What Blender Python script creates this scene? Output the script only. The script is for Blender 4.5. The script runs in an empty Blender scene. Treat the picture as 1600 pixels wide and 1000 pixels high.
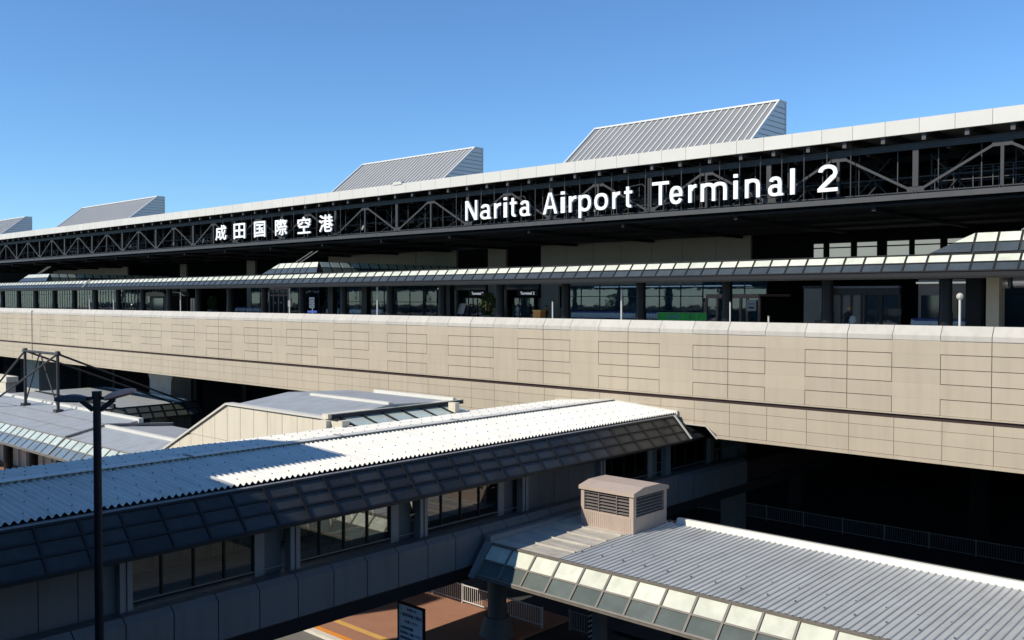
import bpy, math, random
from mathutils import Vector, Matrix
random.seed(7)
S = bpy.context.scene
COL = S.collection
# ------------------------------------------------------------------ camera, sky, sun, exposure
H = 15.0
F_PX = 1452.0
YAW = math.atan(1330 / F_PX)
PITCH = math.atan(34 / F_PX)
cam_d = bpy.data.cameras.new('camera')
cam = bpy.data.objects.new('camera', cam_d)
COL.objects.link(cam)
cam.location = (0, 0, H)
cam.rotation_euler = (math.pi / 2 - PITCH, 0, YAW)
cam_d.sensor_width = 36
cam_d.lens = 36 * F_PX / 1600
cam_d.clip_start = 0.1
cam_d.clip_end = 6000
S.camera = cam

SUN_DIR = Vector((0.50, 1.20, -1.0)).normalized()      # the way the light travels
w = bpy.data.worlds.new('World')
S.world = w
w.use_nodes = True
nt = w.node_tree
bg = nt.nodes['Background']
sky = nt.nodes.new('ShaderNodeTexSky')
sky.sky_type = 'NISHITA'
sky.sun_disc = False
sky.sun_elevation = math.asin(-SUN_DIR.z)
sky.sun_rotation = math.atan2(-SUN_DIR.x, -SUN_DIR.y)
sky.altitude = 300
sky.air_density = 1.0
sky.dust_density = 0.0
sky.ozone_density = 4.0
tint = nt.nodes.new('ShaderNodeMix')            # clear autumn air: a deeper blue than the model's default
tint.data_type = 'RGBA'
tint.blend_type = 'MULTIPLY'
tint.inputs[0].default_value = 1.0
tint.inputs[7].default_value = (0.60, 0.82, 1.0, 1)
nt.links.new(sky.outputs[0], tint.inputs[6])
nt.links.new(tint.outputs[2], bg.inputs[0])
bg.inputs[1].default_value = 0.115
sd = bpy.data.lights.new('sun', 'SUN')
sd.energy = 3.7
sd.angle = math.radians(0.5)
sd.color = (1.0, 0.925, 0.81)
so = bpy.data.objects.new('sun', sd)
COL.objects.link(so)
so.rotation_euler = SUN_DIR.to_track_quat('-Z', 'Y').to_euler()
so.location = (-40, -60, 80)
S.view_settings.view_transform = 'Standard'
S.view_settings.look = 'None'
S.view_settings.gamma = 1
S.view_settings.exposure = 0.5
S.render.engine = 'CYCLES'
S.cycles.max_bounces = 6

# ------------------------------------------------------------------ helpers
def mat(name, col, rough=0.7, metal=0.0, var=0.0, scale=3.0, spec=0.5, stain=0.0, bump=0.0, stretch=(1, 1, 1), col2=None, isl=0.0, sdir=(2.2, 2.2, 0.22)):
    m = bpy.data.materials.new(name)
    m.use_nodes = True
    t = m.node_tree
    b = t.nodes['Principled BSDF']
    b.inputs['Base Color'].default_value = (*col, 1)
    b.inputs['Roughness'].default_value = rough
    b.inputs['Metallic'].default_value = metal
    b.inputs['Specular IOR Level'].default_value = spec
    if var or stain or bump or isl:
        tc = t.nodes.new('ShaderNodeTexCoord')
        mp = t.nodes.new('ShaderNodeMapping')
        mp.inputs['Scale'].default_value = stretch
        t.links.new(tc.outputs['Object'], mp.inputs[0])
        n = t.nodes.new('ShaderNodeTexNoise')
        n.inputs['Scale'].default_value = scale
        n.inputs['Detail'].default_value = 6
        n.inputs['Roughness'].default_value = 0.65
        t.links.new(mp.outputs[0], n.inputs[0])
        r = t.nodes.new('ShaderNodeMapRange')
        r.inputs['From Min'].default_value = 0.3
        r.inputs['From Max'].default_value = 0.7
        r.inputs['To Min'].default_value = 0
        r.inputs['To Max'].default_value = 1
        t.links.new(n.outputs[0], r.inputs[0])
        mx = t.nodes.new('ShaderNodeMix')
        mx.data_type = 'RGBA'
        c2 = col2 if col2 else tuple(c * (1 - var) for c in col)
        c1 = col if col2 else tuple(min(1, c * (1 + var * 0.5)) for c in col)
        mx.inputs[6].default_value = (*c1, 1)
        mx.inputs[7].default_value = (*c2, 1)
        t.links.new(r.outputs[0], mx.inputs[0])
        last = mx.outputs[2]
        if stain:
            mp2 = t.nodes.new('ShaderNodeMapping')
            mp2.inputs['Scale'].default_value = sdir
            t.links.new(tc.outputs['Object'], mp2.inputs[0])
            n2 = t.nodes.new('ShaderNodeTexNoise')
            n2.inputs['Scale'].default_value = 1.3
            n2.inputs['Detail'].default_value = 8
            t.links.new(mp2.outputs[0], n2.inputs[0])
            r2 = t.nodes.new('ShaderNodeMapRange')
            r2.inputs['From Min'].default_value = 0.48
            r2.inputs['From Max'].default_value = 0.75
            r2.inputs['To Max'].default_value = stain
            t.links.new(n2.outputs[0], r2.inputs[0])
            m2 = t.nodes.new('ShaderNodeMix')
            m2.data_type = 'RGBA'
            m2.inputs[7].default_value = (col[0] * 0.45, col[1] * 0.42, col[2] * 0.4, 1)
            t.links.new(last, m2.inputs[6])
            t.links.new(r2.outputs[0], m2.inputs[0])
            last = m2.outputs[2]
        if isl:
            ge = t.nodes.new('ShaderNodeNewGeometry')
            r3 = t.nodes.new('ShaderNodeMapRange')
            r3.inputs['To Min'].default_value = 1 - isl
            r3.inputs['To Max'].default_value = 1 + isl
            t.links.new(ge.outputs['Random Per Island'], r3.inputs[0])
            m3 = t.nodes.new('ShaderNodeVectorMath')
            m3.operation = 'SCALE'
            t.links.new(last, m3.inputs[0])
            t.links.new(r3.outputs[0], m3.inputs['Scale'])
            last = m3.outputs[0]
        t.links.new(last, b.inputs['Base Color'])
        if bump:
            bp = t.nodes.new('ShaderNodeBump')
            bp.inputs['Strength'].default_value = bump
            bp.inputs['Distance'].default_value = 0.02
            t.links.new(n.outputs[0], bp.inputs['Height'])
            t.links.new(bp.outputs[0], b.inputs['Normal'])
    return m

def glass_mat(name, tint, trans, rough=0.02, base=(0.01, 0.012, 0.015), ior=1.5, bump=0.0, refl=0.12):
    """pane seen as part mirror, part tinted see-through, part dark body"""
    m = bpy.data.materials.new(name)
    m.use_nodes = True
    t = m.node_tree
    t.nodes.remove(t.nodes['Principled BSDF'])
    out = t.nodes['Material Output']
    tr = t.nodes.new('ShaderNodeBsdfTransparent')
    tr.inputs[0].default_value = (*tint, 1)
    df = t.nodes.new('ShaderNodeBsdfDiffuse')
    df.inputs[0].default_value = (*base, 1)
    m1 = t.nodes.new('ShaderNodeMixShader')
    m1.inputs[0].default_value = trans
    t.links.new(df.outputs[0], m1.inputs[1])
    t.links.new(tr.outputs[0], m1.inputs[2])
    gl = t.nodes.new('ShaderNodeBsdfGlossy')
    gl.inputs['Roughness'].default_value = rough
    fr = t.nodes.new('ShaderNodeFresnel')
    fr.inputs[0].default_value = ior
    ad = t.nodes.new('ShaderNodeMath')
    ad.operation = 'ADD'
    ad.use_clamp = True
    ad.inputs[1].default_value = refl
    t.links.new(fr.outputs[0], ad.inputs[0])
    m2 = t.nodes.new('ShaderNodeMixShader')
    t.links.new(ad.outputs[0], m2.inputs[0])
    t.links.new(m1.outputs[0], m2.inputs[1])
    t.links.new(gl.outputs[0], m2.inputs[2])
    if bump:
        tc = t.nodes.new('ShaderNodeTexCoord')
        n = t.nodes.new('ShaderNodeTexNoise')
        n.inputs['Scale'].default_value = 0.8
        bp = t.nodes.new('ShaderNodeBump')
        bp.inputs['Strength'].default_value = bump
        bp.inputs['Distance'].default_value = 0.05
        t.links.new(tc.outputs['Object'], n.inputs[0])
        t.links.new(n.outputs[0], bp.inputs['Height'])
        t.links.new(bp.outputs[0], gl.inputs['Normal'])
    t.links.new(m2.outputs[0], out.inputs[0])
    return m

def emit_mat(name, col, s):
    m = bpy.data.materials.new(name)
    m.use_nodes = True
    b = m.node_tree.nodes['Principled BSDF']
    b.inputs['Base Color'].default_value = (*[c * 0.5 for c in col], 1)
    b.inputs['Emission Color'].default_value = (*col, 1)
    b.inputs['Emission Strength'].default_value = s
    return m

M = dict(
    pier_l=mat('pale_cast_concrete', (0.40, 0.385, 0.345), 0.85, var=0.12, scale=1.2, stain=0.3),
    deck=mat('pale_concrete_deck', (0.34, 0.33, 0.31), 0.85, var=0.1, scale=0.8),
    beige=mat('beige_panel', (0.43, 0.365, 0.265), 0.75, var=0.06, scale=0.35, stain=0.16, isl=0.035),
    cap=mat('pale_coping', (0.47, 0.44, 0.375), 0.65, var=0.07, scale=0.6, stain=0.25, isl=0.04),
    joint=mat('joint_brown', (0.10, 0.065, 0.045), 0.9),
    groove=mat('groove_dark', (0.035, 0.02, 0.018), 0.9),
    fascia=mat('cream_fascia', (0.58, 0.555, 0.49), 0.5, var=0.05, scale=0.4, isl=0.03),
    shed=mat('grey_metal_sheet', (0.22, 0.217, 0.205), 0.6, var=0.10, scale=0.5, spec=0.4),
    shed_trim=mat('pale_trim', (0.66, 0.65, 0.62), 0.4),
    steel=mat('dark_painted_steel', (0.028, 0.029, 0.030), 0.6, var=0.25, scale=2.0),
    steel_l=mat('grey_painted_steel', (0.050, 0.050, 0.049), 0.55, var=0.2, scale=2.0),
    black=mat('black_steel', (0.008, 0.009, 0.011), 0.4, spec=0.25),
    void=mat('deep_shade_black', (0.006, 0.006, 0.007), 0.95, spec=0.1),  # deep shade of hidden spaces put into a near-black colour
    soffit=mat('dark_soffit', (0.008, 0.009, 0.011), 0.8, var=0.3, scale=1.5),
    white_sign=mat('white_letter_enamel', (0.88, 0.88, 0.86), 0.35),
    corr=mat('white_corrugated_sheet', (0.66, 0.64, 0.565), 0.5, var=0.08, scale=0.8, stain=0.30, sdir=(0.25, 2.6, 1)),
    corr_g=mat('grey_ribbed_sheet', (0.42, 0.43, 0.41), 0.33, var=0.14, scale=0.9, spec=0.7, stain=0.35, sdir=(2.4, 0.25, 1)),
    corr_g2=mat('blue_grey_roof_sheet', (0.33, 0.35, 0.355), 0.6, var=0.12, scale=1.5, stain=0.3, sdir=(1.4, 0.3, 1)),
    flash=mat('bright_flashing', (0.62, 0.60, 0.52), 0.45, var=0.06, scale=2.0),
    pan=mat('weathered_pan_sheet', (0.50, 0.46, 0.38), 0.5, var=0.3, scale=1.1, stretch=(0.6, 3, 1), stain=0.35),
    pane_white=mat('white_backed_pane', (0.62, 0.63, 0.50), 0.15, var=0.16, scale=1.3, isl=0.07, stain=0.2),
    pane_white2=mat('pale_green_pane', (0.50, 0.56, 0.48), 0.15, var=0.2, scale=0.9, isl=0.1),
    pane_grey=mat('grey_green_pane', (0.105, 0.124, 0.108), 0.25, var=0.2, scale=1.2, spec=0.3, isl=0.12),
    pane_blue=mat('blue_grey_pane', (0.055, 0.068, 0.074), 0.25, var=0.2, scale=1.2, spec=0.4, isl=0.12),
    pane_sky=mat('sky_reflection_pane', (0.16, 0.21, 0.24), 0.18, var=0.25, scale=0.7, spec=0.5),  # reflected sky put into the base colour of the lower panes
    pane_dark=mat('smoked_pane', (0.042, 0.043, 0.041), 0.22, var=0.35, scale=1.1, spec=0.3, isl=0.25),
    bar=mat('bronze_glazing_bar', (0.012, 0.012, 0.012), 0.5, spec=0.3),
    bar_b=mat('weathered_glazing_bar', (0.17, 0.15, 0.12), 0.5, var=0.2, scale=3),
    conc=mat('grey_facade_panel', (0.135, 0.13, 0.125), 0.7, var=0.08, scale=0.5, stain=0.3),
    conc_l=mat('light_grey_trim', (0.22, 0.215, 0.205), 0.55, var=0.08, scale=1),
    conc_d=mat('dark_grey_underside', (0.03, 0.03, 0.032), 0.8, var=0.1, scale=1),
    pier=mat('cast_concrete', (0.17, 0.165, 0.15), 0.85, var=0.15, scale=1.2, stain=0.35, bump=0.2),
    vent=mat('pinkish_beige_metal', (0.43, 0.34, 0.27), 0.55, var=0.06, scale=1.5, stain=0.12),
    louver=mat('louver_blade', (0.17, 0.15, 0.14), 0.5, var=0.1, scale=3),
    wall77=mat('grey_beige_wall', (0.30, 0.27, 0.22), 0.75, var=0.08, scale=0.5),
    wall_dark=mat('charcoal_wall', (0.045, 0.045, 0.046), 0.7, var=0.1, scale=1),
    wood=mat('brown_door_frame', (0.38, 0.22, 0.17), 0.5, var=0.1, scale=2),
    kiosk=mat('grey_cladding', (0.28, 0.26, 0.24), 0.5, var=0.15, scale=1),
    cream=mat('cream_wall_panel', (0.66, 0.60, 0.47), 0.6, var=0.06, scale=0.5, stain=0.25),
    cream_j=mat('ochre_joint', (0.40, 0.30, 0.17), 0.8),
    asphalt=mat('asphalt', (0.035, 0.035, 0.036), 0.9, var=0.25, scale=0.6, bump=0.3),
    apron=mat('pale_asphalt', (0.155, 0.145, 0.125), 0.9, var=0.15, scale=1.3, bump=0.3),
    red=mat('red_paving', (0.34, 0.165, 0.10), 0.85, var=0.12, scale=1.0, bump=0.2),
    yellow=mat('yellow_tactile_paving', (0.62, 0.36, 0.09), 0.8, var=0.1, scale=3),
    orange=mat('orange_line_paint', (0.75, 0.27, 0.03), 0.7, var=0.1, scale=3),
    kerb=mat('pale_kerbstone', (0.62, 0.57, 0.48), 0.8, var=0.1, scale=3),
    white=mat('white_paint', (0.55, 0.54, 0.51), 0.5, var=0.05, scale=4),
    rail=mat('galvanised_rail', (0.25, 0.24, 0.22), 0.45, var=0.1, scale=4),
    green=mat('green_mesh_banner', (0.06, 0.62, 0.09), 0.6, var=0.2, scale=5),
    green2=mat('light_green_frame', (0.25, 0.62, 0.25), 0.6),
    blue=mat('pale_blue_paint', (0.15, 0.40, 0.60), 0.5),
    plant=mat('leaf_green', (0.035, 0.075, 0.02), 0.7, var=0.5, scale=9, col2=(0.10, 0.13, 0.03)),
    pot=mat('stone_planter', (0.30, 0.29, 0.26), 0.8, var=0.1, scale=5),
    orange_b=mat('orange_plastic', (0.75, 0.30, 0.06), 0.5, var=0.1, scale=5),
    head_lit=mat('sunlit_brown_head', (0.50, 0.25, 0.19), 0.4, var=0.15, scale=3),  # sunlight on the right lamp head put into a lighter brown
    pole=mat('near_black_pole_paint', (0.010, 0.008, 0.011), 0.4, spec=0.25),
    sign_b=mat('grey_blue_sign_face', (0.72, 0.80, 0.86), 0.5, var=0.05, scale=2),
    ink=mat('dark_ink', (0.02, 0.035, 0.07), 0.6),
    ink_r=mat('red_ink', (0.16, 0.05, 0.08), 0.6),
    skin=mat('skin', (0.55, 0.33, 0.22), 0.6),
    cloth=mat('dark_jacket', (0.03, 0.03, 0.035), 0.8),
    cloth_w=mat('white_shirt', (0.6, 0.6, 0.62), 0.8),
    hair=mat('black_hair', (0.012, 0.01, 0.01), 0.6),
    cap_y=mat('yellow_cap_fabric', (0.75, 0.48, 0.12), 0.7),
    trolley=mat('chrome_trolley', (0.75, 0.77, 0.82), 0.35),
    trolley_b=mat('blue_trolley_handle', (0.04, 0.07, 0.30), 0.4),
    g_walk=glass_mat('footbridge_glass', (0.85, 0.88, 0.84), 0.93, 0.01, refl=0.12),
    g_term=glass_mat('terminal_glass', (0.55, 0.68, 0.78), 0.55, 0.03, base=(0.05, 0.11, 0.15), refl=0.05, bump=0.15),
    skyblue=mat('blue_door_glazing', (0.02, 0.035, 0.055), 0.1, spec=0.8),
    lit=emit_mat('pale_glow', (0.62, 0.66, 0.60), 0.33),
    glow_on=emit_mat('glow_bar_light', (0.8, 0.9, 1.0), 1.2),
    signlit=emit_mat('lit_sign_letters', (0.8, 0.85, 0.95), 0.45),
    mach=mat('silver_metal', (0.6, 0.6, 0.62), 0.25, metal=0.7),
)

def wmat(o):
    T = Matrix.Translation(o.location)
    return wmat(o.parent) @ o.matrix_parent_inverse @ T if o.parent else T

class MB:
    def __init__(s):
        s.v = []; s.f = []
    def add(s, vs, fs):
        n = len(s.v)
        s.v += [tuple(v) for v in vs]
        s.f += [tuple(i + n for i in f) for f in fs]
        return s
    def hexa(s, p):   # p: bottom 4 (ccw from above), top 4
        return s.add(p, [(3, 2, 1, 0), (4, 5, 6, 7), (0, 1, 5, 4), (1, 2, 6, 5), (2, 3, 7, 6), (3, 0, 4, 7)])
    def box(s, x0, x1, y0, y1, z0, z1):
        if x0 > x1: x0, x1 = x1, x0
        if y0 > y1: y0, y1 = y1, y0
        if z0 > z1: z0, z1 = z1, z0
        return s.hexa([(x0, y0, z0), (x1, y0, z0), (x1, y1, z0), (x0, y1, z0), (x0, y0, z1), (x1, y0, z1), (x1, y1, z1), (x0, y1, z1)])
    def beam(s, p, q, w_, h_, up=(0, 0, 1)):
        p = Vector(p); q = Vector(q); d = (q - p).normalized(); up = Vector(up)
        r = d.cross(up)
        if r.length < 1e-4: r = Vector((1, 0, 0))
        r.normalize(); u = r.cross(d).normalized()
        r *= w_ / 2; u *= h_ / 2
        P = [p - r - u, p + r - u, q + r - u, q - r - u, p - r + u, p + r + u, q + r + u, q - r + u]
        return s.hexa(P)
    def tube(s, p, q, r0, r1=None, n=12, caps=True):
        if r1 is None: r1 = r0
        p = Vector(p); q = Vector(q); d = (q - p).normalized()
        a = d.orthogonal().normalized(); b = d.cross(a)
        vs = []
        for c, r in ((p, r0), (q, r1)):
            for i in range(n):
                t = 2 * math.pi * i / n
                vs.append(c + (a * math.cos(t) + b * math.sin(t)) * r)
        fs = [(i, (i + 1) % n, n + (i + 1) % n, n + i) for i in range(n)]
        if caps: fs += [tuple(range(n - 1, -1, -1)), tuple(range(n, 2 * n))]
        return s.add(vs, fs)
    def prism(s, prof, axis, a0, a1):
        """prof: 2-D outline; axis 'x': (y,z) swept in x; axis 'y': (x,z) swept in y"""
        n = len(prof)
        mk = (lambda a, p: (a, p[0], p[1])) if axis == 'x' else ((lambda a, p: (p[0], a, p[1])) if axis == 'y' else (lambda a, p: (p[0], p[1], a)))
        vs = [mk(a0, p) for p in prof] + [mk(a1, p) for p in prof]
        fs = [(i, (i + 1) % n, n + (i + 1) % n, n + i) for i in range(n)] + [tuple(range(n - 1, -1, -1)), tuple(range(n, 2 * n))]
        return s.add(vs, fs)
    def slab(s, pts, t):   # thick plate from a planar polygon, thickness t against its normal
        pts = [Vector(p) for p in pts]
        nrm = (pts[1] - pts[0]).cross(pts[2] - pts[0]).normalized()
        n = len(pts)
        vs = pts + [p - nrm * t for p in pts]
        fs = [tuple(range(n)), tuple(range(2 * n - 1, n - 1, -1))] + [(i, n + i, n + (i + 1) % n, (i + 1) % n) for i in range(n)]
        return s.add(vs, fs)
    def ball(s, c, r, sx=1, sy=1, sz=1, n=10, m=7):
        vs = []; fs = []
        for j in range(m + 1):
            a = math.pi * j / m
            for i in range(n):
                t = 2 * math.pi * i / n
                vs.append((c[0] + r * sx * math.sin(a) * math.cos(t), c[1] + r * sy * math.sin(a) * math.sin(t), c[2] + r * sz * math.cos(a)))
        for j in range(m):
            for i in range(n):
                fs.append((j * n + i, (j + 1) * n + i, (j + 1) * n + (i + 1) % n, j * n + (i + 1) % n))
        return s.add(vs, fs)
    def build(s, name, m, parent=None, smooth=False, fix=True):
        me = bpy.data.meshes.new(name)
        me.from_pydata(s.v, [], s.f)
        me.materials.append(M[m] if isinstance(m, str) else m)
        if fix:
            import bmesh
            b = bmesh.new(); b.from_mesh(me)
            bmesh.ops.recalc_face_normals(b, faces=b.faces)
            b.to_mesh(me); b.free()
        if smooth:
            me.polygons.foreach_set('use_smooth', [True] * len(me.polygons))
        o = bpy.data.objects.new(name, me)
        COL.objects.link(o)
        if parent:
            o.parent = parent
            o.matrix_parent_inverse = wmat(parent).inverted()
        return o

def tag(o, label=None, cat=None, group=None, kind=None):
    if label: o['label'] = label
    if cat: o['category'] = cat
    if group: o['group'] = group
    if kind: o['kind'] = kind
    return o

def thing(name, label, cat, loc=(0, 0, 0), group=None):
    o = bpy.data.objects.new(name, None)
    COL.objects.link(o)
    o.location = loc
    return tag(o, label, cat, group)

def copy_thing(root, loc, label):
    r = root.copy(); COL.objects.link(r); r.location = loc; r['label'] = label
    for ch in list(root.children):
        c = ch.copy(); COL.objects.link(c); c.parent = r
        for g in list(ch.children):
            d = g.copy(); COL.objects.link(d); d.parent = c
    return r

def local(mb, name, m, parent, smooth=False):      # mesh given in the thing's own coordinates
    o = mb.build(name, m, None, smooth)
    o.parent = parent
    return o

# ================================================================== GROUND
tag(MB().box(-900, 900, -300, 1600, -1.0, 0.0).build('ground', 'asphalt'), kind='structure')
tag(MB().box(-110, -27.0, 8.0, 24.25, 0.002, 0.006).build('road', 'apron'), kind='structure')
g = MB().box(-110, -27.0, 24.92, 33.5, 0.0, 0.12)
tag(g.build('pavement', 'red'), kind='structure')
tag(MB().box(-110, -27.0, 24.30, 24.60, 0.0, 0.15).build('kerb', 'kerb'), kind='structure')
tag(MB().box(-110, -27.0, 24.62, 24.90, 0.0, 0.14).build('kerb_line', 'orange'), kind='structure')
tag(MB().box(-110, -27.0, 25.75, 26.05, 0.115, 0.126).build('tactile_paving', 'yellow'), kind='structure')

# ================================================================== ELEVATED ROADWAY
VX0, VX1 = -262.0, 60.0
via = thing('elevated_roadway', 'long beige panelled elevated roadway running across the whole picture', 'elevated road', (-30, 41, 0))
GX = -17.10                        # a full groove
ztop = [12.80, 12.62, 12.0, 11.37, 10.73, 10.10]
pan_u = MB(); pan_l = MB(); cap = MB(); back = MB()
NOTCH = (-26.3, -24.31, -23.69)    # footbridge passes under here
k0 = int((VX0 - GX) / 2) - 1; k1 = int((VX1 - GX) / 2) + 1
for k in range(k0, k1):
    xa = GX + 2 * k; xb = xa + 2
    ph = k % 3                     # groups: two outlined panels round the full groove, one plain
    outl = ph in (0, 2)
    # gaps at each vertical edge: full groove between ph 2 | 0
    ga = 0.016 if ph == 0 else (0.012)
    gb = 0.016 if ph == 2 else (0.012)
    f = 0.0012
    # cap: sloping coping, light
    y0 = 41.0
    prof = [(y0, 13.22), (y0 - 0.0, 13.42), (y0 + 0.28, 13.83), (y0 + 0.52, 13.83), (y0 + 0.52, 13.22)]
    cap.prism(prof, 'x', xa + ga, xb - gb)
    # upper rows
    rows = [(13.20, 12.62), (12.62, 12.0), (12.0, 11.37), (11.37, 10.73), (10.73, 10.06)]
    for (a, b_) in rows:
        ta = tb = f
        if outl and (abs(a - 12.62) < .01 or abs(a - 11.37) < .01 or abs(a - 10.73) < .01 or abs(a - 13.2) < .01): ta = 0.017
        if outl and (abs(b_ - 12.62) < .01 or abs(b_ - 11.37) < .01 or abs(b_ - 10.73) < .01): tb = 0.017
        if abs(a - 12.0) < .01: ta = 0.016
        if abs(b_ - 12.0) < .01: tb = 0.016
        inrect = (a <= 12.63 and b_ >= 11.36) or a <= 10.74
        la = ga if ph == 0 else (0.026 if (inrect and outl) else 0.0015)
        lb = gb if ph == 2 else (0.026 if (inrect and outl) else 0.0015)
        pan_u.box(xa + la, xb - lb, y0 + random.uniform(0, .004), y0 + 0.08, b_ + tb, a - ta)
    # lip above the dark groove
    pan_u.box(xa + 0.004, xb - 0.004, y0 - 0.03, y0 + 0.08, 9.98, 10.05)
    # lower rows, joints shifted a little
    xs = xa + 0.10
    for (a, b_) in [(9.80, 9.38), (9.38, 8.78), (8.78, 8.17)]:
        x_l, x_r = xs + 0.010, xs + 2 - 0.010
        if b_ < 8.5 and x_r > NOTCH[0] and x_l < NOTCH[2]:
            # cut round the footbridge notch
            if x_l < NOTCH[0]: pan_l.box(x_l, NOTCH[0], y0 + .002, y0 + .08, b_ + .008, a - .008)
            lo = max(x_l, NOTCH[0])
            pan_l.hexa([(lo, y0 + .002, 8.62), (min(x_r, NOTCH[1]), y0 + .002, 8.60), (min(x_r, NOTCH[1]), y0 + .08, 8.60), (lo, y0 + .08, 8.62),
                        (lo, y0 + .002, a - .008), (min(x_r, NOTCH[1]), y0 + .002, a - .008), (min(x_r, NOTCH[1]), y0 + .08, a - .008), (lo, y0 + .08, a - .008)]) if lo < NOTCH[1] else None
            if x_r > NOTCH[1]:
                l2 = max(x_l, NOTCH[1])
                zc = lambda x: 8.60 - (x - NOTCH[1]) * (0.60 / (NOTCH[2] - NOTCH[1])) if x < NOTCH[2] else 8.17
                e = min(x_r, NOTCH[2])
                pan_l.hexa([(l2, y0 + .002, zc(l2)), (e, y0 + .002, max(zc(e), 8.0)), (e, y0 + .08, max(zc(e), 8.0)), (l2, y0 + .08, zc(l2)),
                            (l2, y0 + .002, a - .008), (e, y0 + .002, a - .008), (e, y0 + .08, a - .008), (l2, y0 + .08, a - .008)])
                if x_r > NOTCH[2]: pan_l.box(NOTCH[2], x_r, y0 + .002, y0 + .08, b_ + .008, a - .008)
            continue
        pan_l.box(x_l, x_r, y0 + .002 + random.uniform(0, .004), y0 + .08, b_ + .008, a - .008)
    if not (xs + 2 > NOTCH[0] and xs < NOTCH[2]):
        pan_l.box(xs + .004, xs + 2 - .004, y0 - .03, y0 + .08, 8.0, 8.16)
    else:
        if xs < NOTCH[0]: pan_l.box(xs + .004, NOTCH[0], y0 - .03, y0 + .08, 8.0, 8.16)
        if xs + 2 > NOTCH[2]: pan_l.box(max(xs, NOTCH[2]), xs + 2 - .004, y0 - .03, y0 + .08, 8.0, 8.16)
# pale lip round the notch
lip = MB()
lip.beam((NOTCH[0], 41.02, 8.59), (NOTCH[1], 41.02, 8.57), 0.12, 0.07)
lip.beam((NOTCH[1], 41.021, 8.58), (NOTCH[2] + .03, 41.021, 7.98), 0.12, 0.07, up=(1, 0, 1))
cap.build('coping', 'cap', via)
pan_u.build('parapet_cladding', 'beige', via)
pan_l.build('lower_cladding', 'beige', via)
lip.build('notch_lip', 'cap', via)
MB().box(VX0, VX1, 41.018, 41.45, 10.06, 13.18).build('joint_backing', 'joint', via)
b2 = MB().box(VX0, VX1, 41.07, 41.40, 9.75, 9.98)
b2.build('groove_shadow_gap', 'groove', via)
b3 = MB().box(VX0, NOTCH[0], 41.02, 41.4, 8.02, 9.74).box(NOTCH[2], VX1, 41.02, 41.4, 8.02, 9.74).box(NOTCH[0], NOTCH[2], 41.02, 41.4, 8.66, 9.74)
b3.build('lower_joint_backing', 'joint', via)
MB().box(-111.6, -111.45, 40.96, 41.06, 8.0, 13.6).build('movement_joint', 'pier', via)
MB().box(VX0, VX1, 41.46, 51.5, 12.454, 12.5).build('carriageway', 'deck', via)
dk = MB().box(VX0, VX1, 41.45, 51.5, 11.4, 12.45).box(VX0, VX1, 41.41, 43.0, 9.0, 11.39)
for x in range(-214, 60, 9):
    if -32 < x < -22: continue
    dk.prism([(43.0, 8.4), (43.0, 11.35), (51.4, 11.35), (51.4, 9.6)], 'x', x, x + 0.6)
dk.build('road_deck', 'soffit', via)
for x in (-171.0, -129.0, -94.6, -8.0, 30.0):
    MB().prism([(x - 0.0, 0), (x + 4.6, 0), (x + 4.6, 6.4), (x + 5.6, 8.35), (x - 1.0, 8.35), (x, 6.4)], 'y', 46.5, 48.7).build('pier', 'pier_l', via)
pr2 = MB()
for x in (-28.6,):
    pr2.box(x, x + 1.1, 50, 51.1, 0, 11.3)
pr2.build('pier', 'pier', via)
tag(MB().box(VX0, VX1, 51.52, 120, 11.6, 12.6).build('concourse_floor', 'deck'), kind='structure')
# arrivals level frontage beneath
arr = thing('arrivals_frontage', 'dark recessed arrivals level wall under the elevated roadway', 'building front', (-40, 76, 0))
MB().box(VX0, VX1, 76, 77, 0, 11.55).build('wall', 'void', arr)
for x in range(-210, 56, 12):
    MB().box(x, x + 0.9, 62, 62.9, 0, 11.55).build('column', 'soffit', arr)
m_ = MB(); m_.box(-16.8, -13.2, 70, 70.2, 5.6, 6.1).box(-16.6, -13.3, 70, 70.2, 3.2, 3.8)
m_.build('dim_signboard', 'kiosk', arr)

def railing(name, label, x0, x1, y, z0, h=0.92, matn='rail', group=None, post=2.0, step=0.14):
    t = thing(name, label, 'railing', ((x0 + x1) / 2, y, z0), group)
    a = MB().box(x0, x1, y - .02, y + .02, z0 + h - .05, z0 + h).box(x0, x1, y - .02, y + .02, z0 + .10, z0 + .15)
    a.build('rail', matn, t)
    b_ = MB(); x = x0 + step
    while x < x1 - .02:
        b_.box(x - .011, x + .011, y - .011, y + .011, z0 + .15, z0 + h - .05); x += step
    b_.build('balusters', matn, t)
    n = max(1, round((x1 - x0) / post)); c_ = MB()
    for i in range(n + 1):
        X_ = x0 + (x1 - x0) * i / n
        c_.box(X_ - .035, X_ + .035, y - .036, y + .036, z0, z0 + h + .03)
    c_.build('posts', matn, t)
    return t
G = 'white pedestrian railings along the pavement'
railing('pedestrian_railing', 'white barred railing on the red pavement, left of the round concrete pier', -36.5, -30.1, 31.6, 0.12, matn='white', group=G)
railing('pedestrian_railing', 'short white railing seen right of the round concrete pier', -29.6, -27.1, 31.6, 0.12, matn='white', group=G)
railing('pedestrian_railing', 'dim railing ending at the striped post under the canopy', -26.0, -24.3, 32.2, 0.12, matn='rail', group=G)
railing('kerbside_railing', 'long grey barred railing in deep shade under the elevated roadway', -40, 10, 57.6, 0.0, h=1.0, matn='rail', post=2.6)
sp = thing('striped_post', 'black and white striped post in the shade under the near canopy', 'post', (-24.0, 31.2, .12))
MB().box(-24.12, -23.98, 31.15, 31.3, .12, 3.0).build('post', 'black', sp)
m_ = MB()
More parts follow.
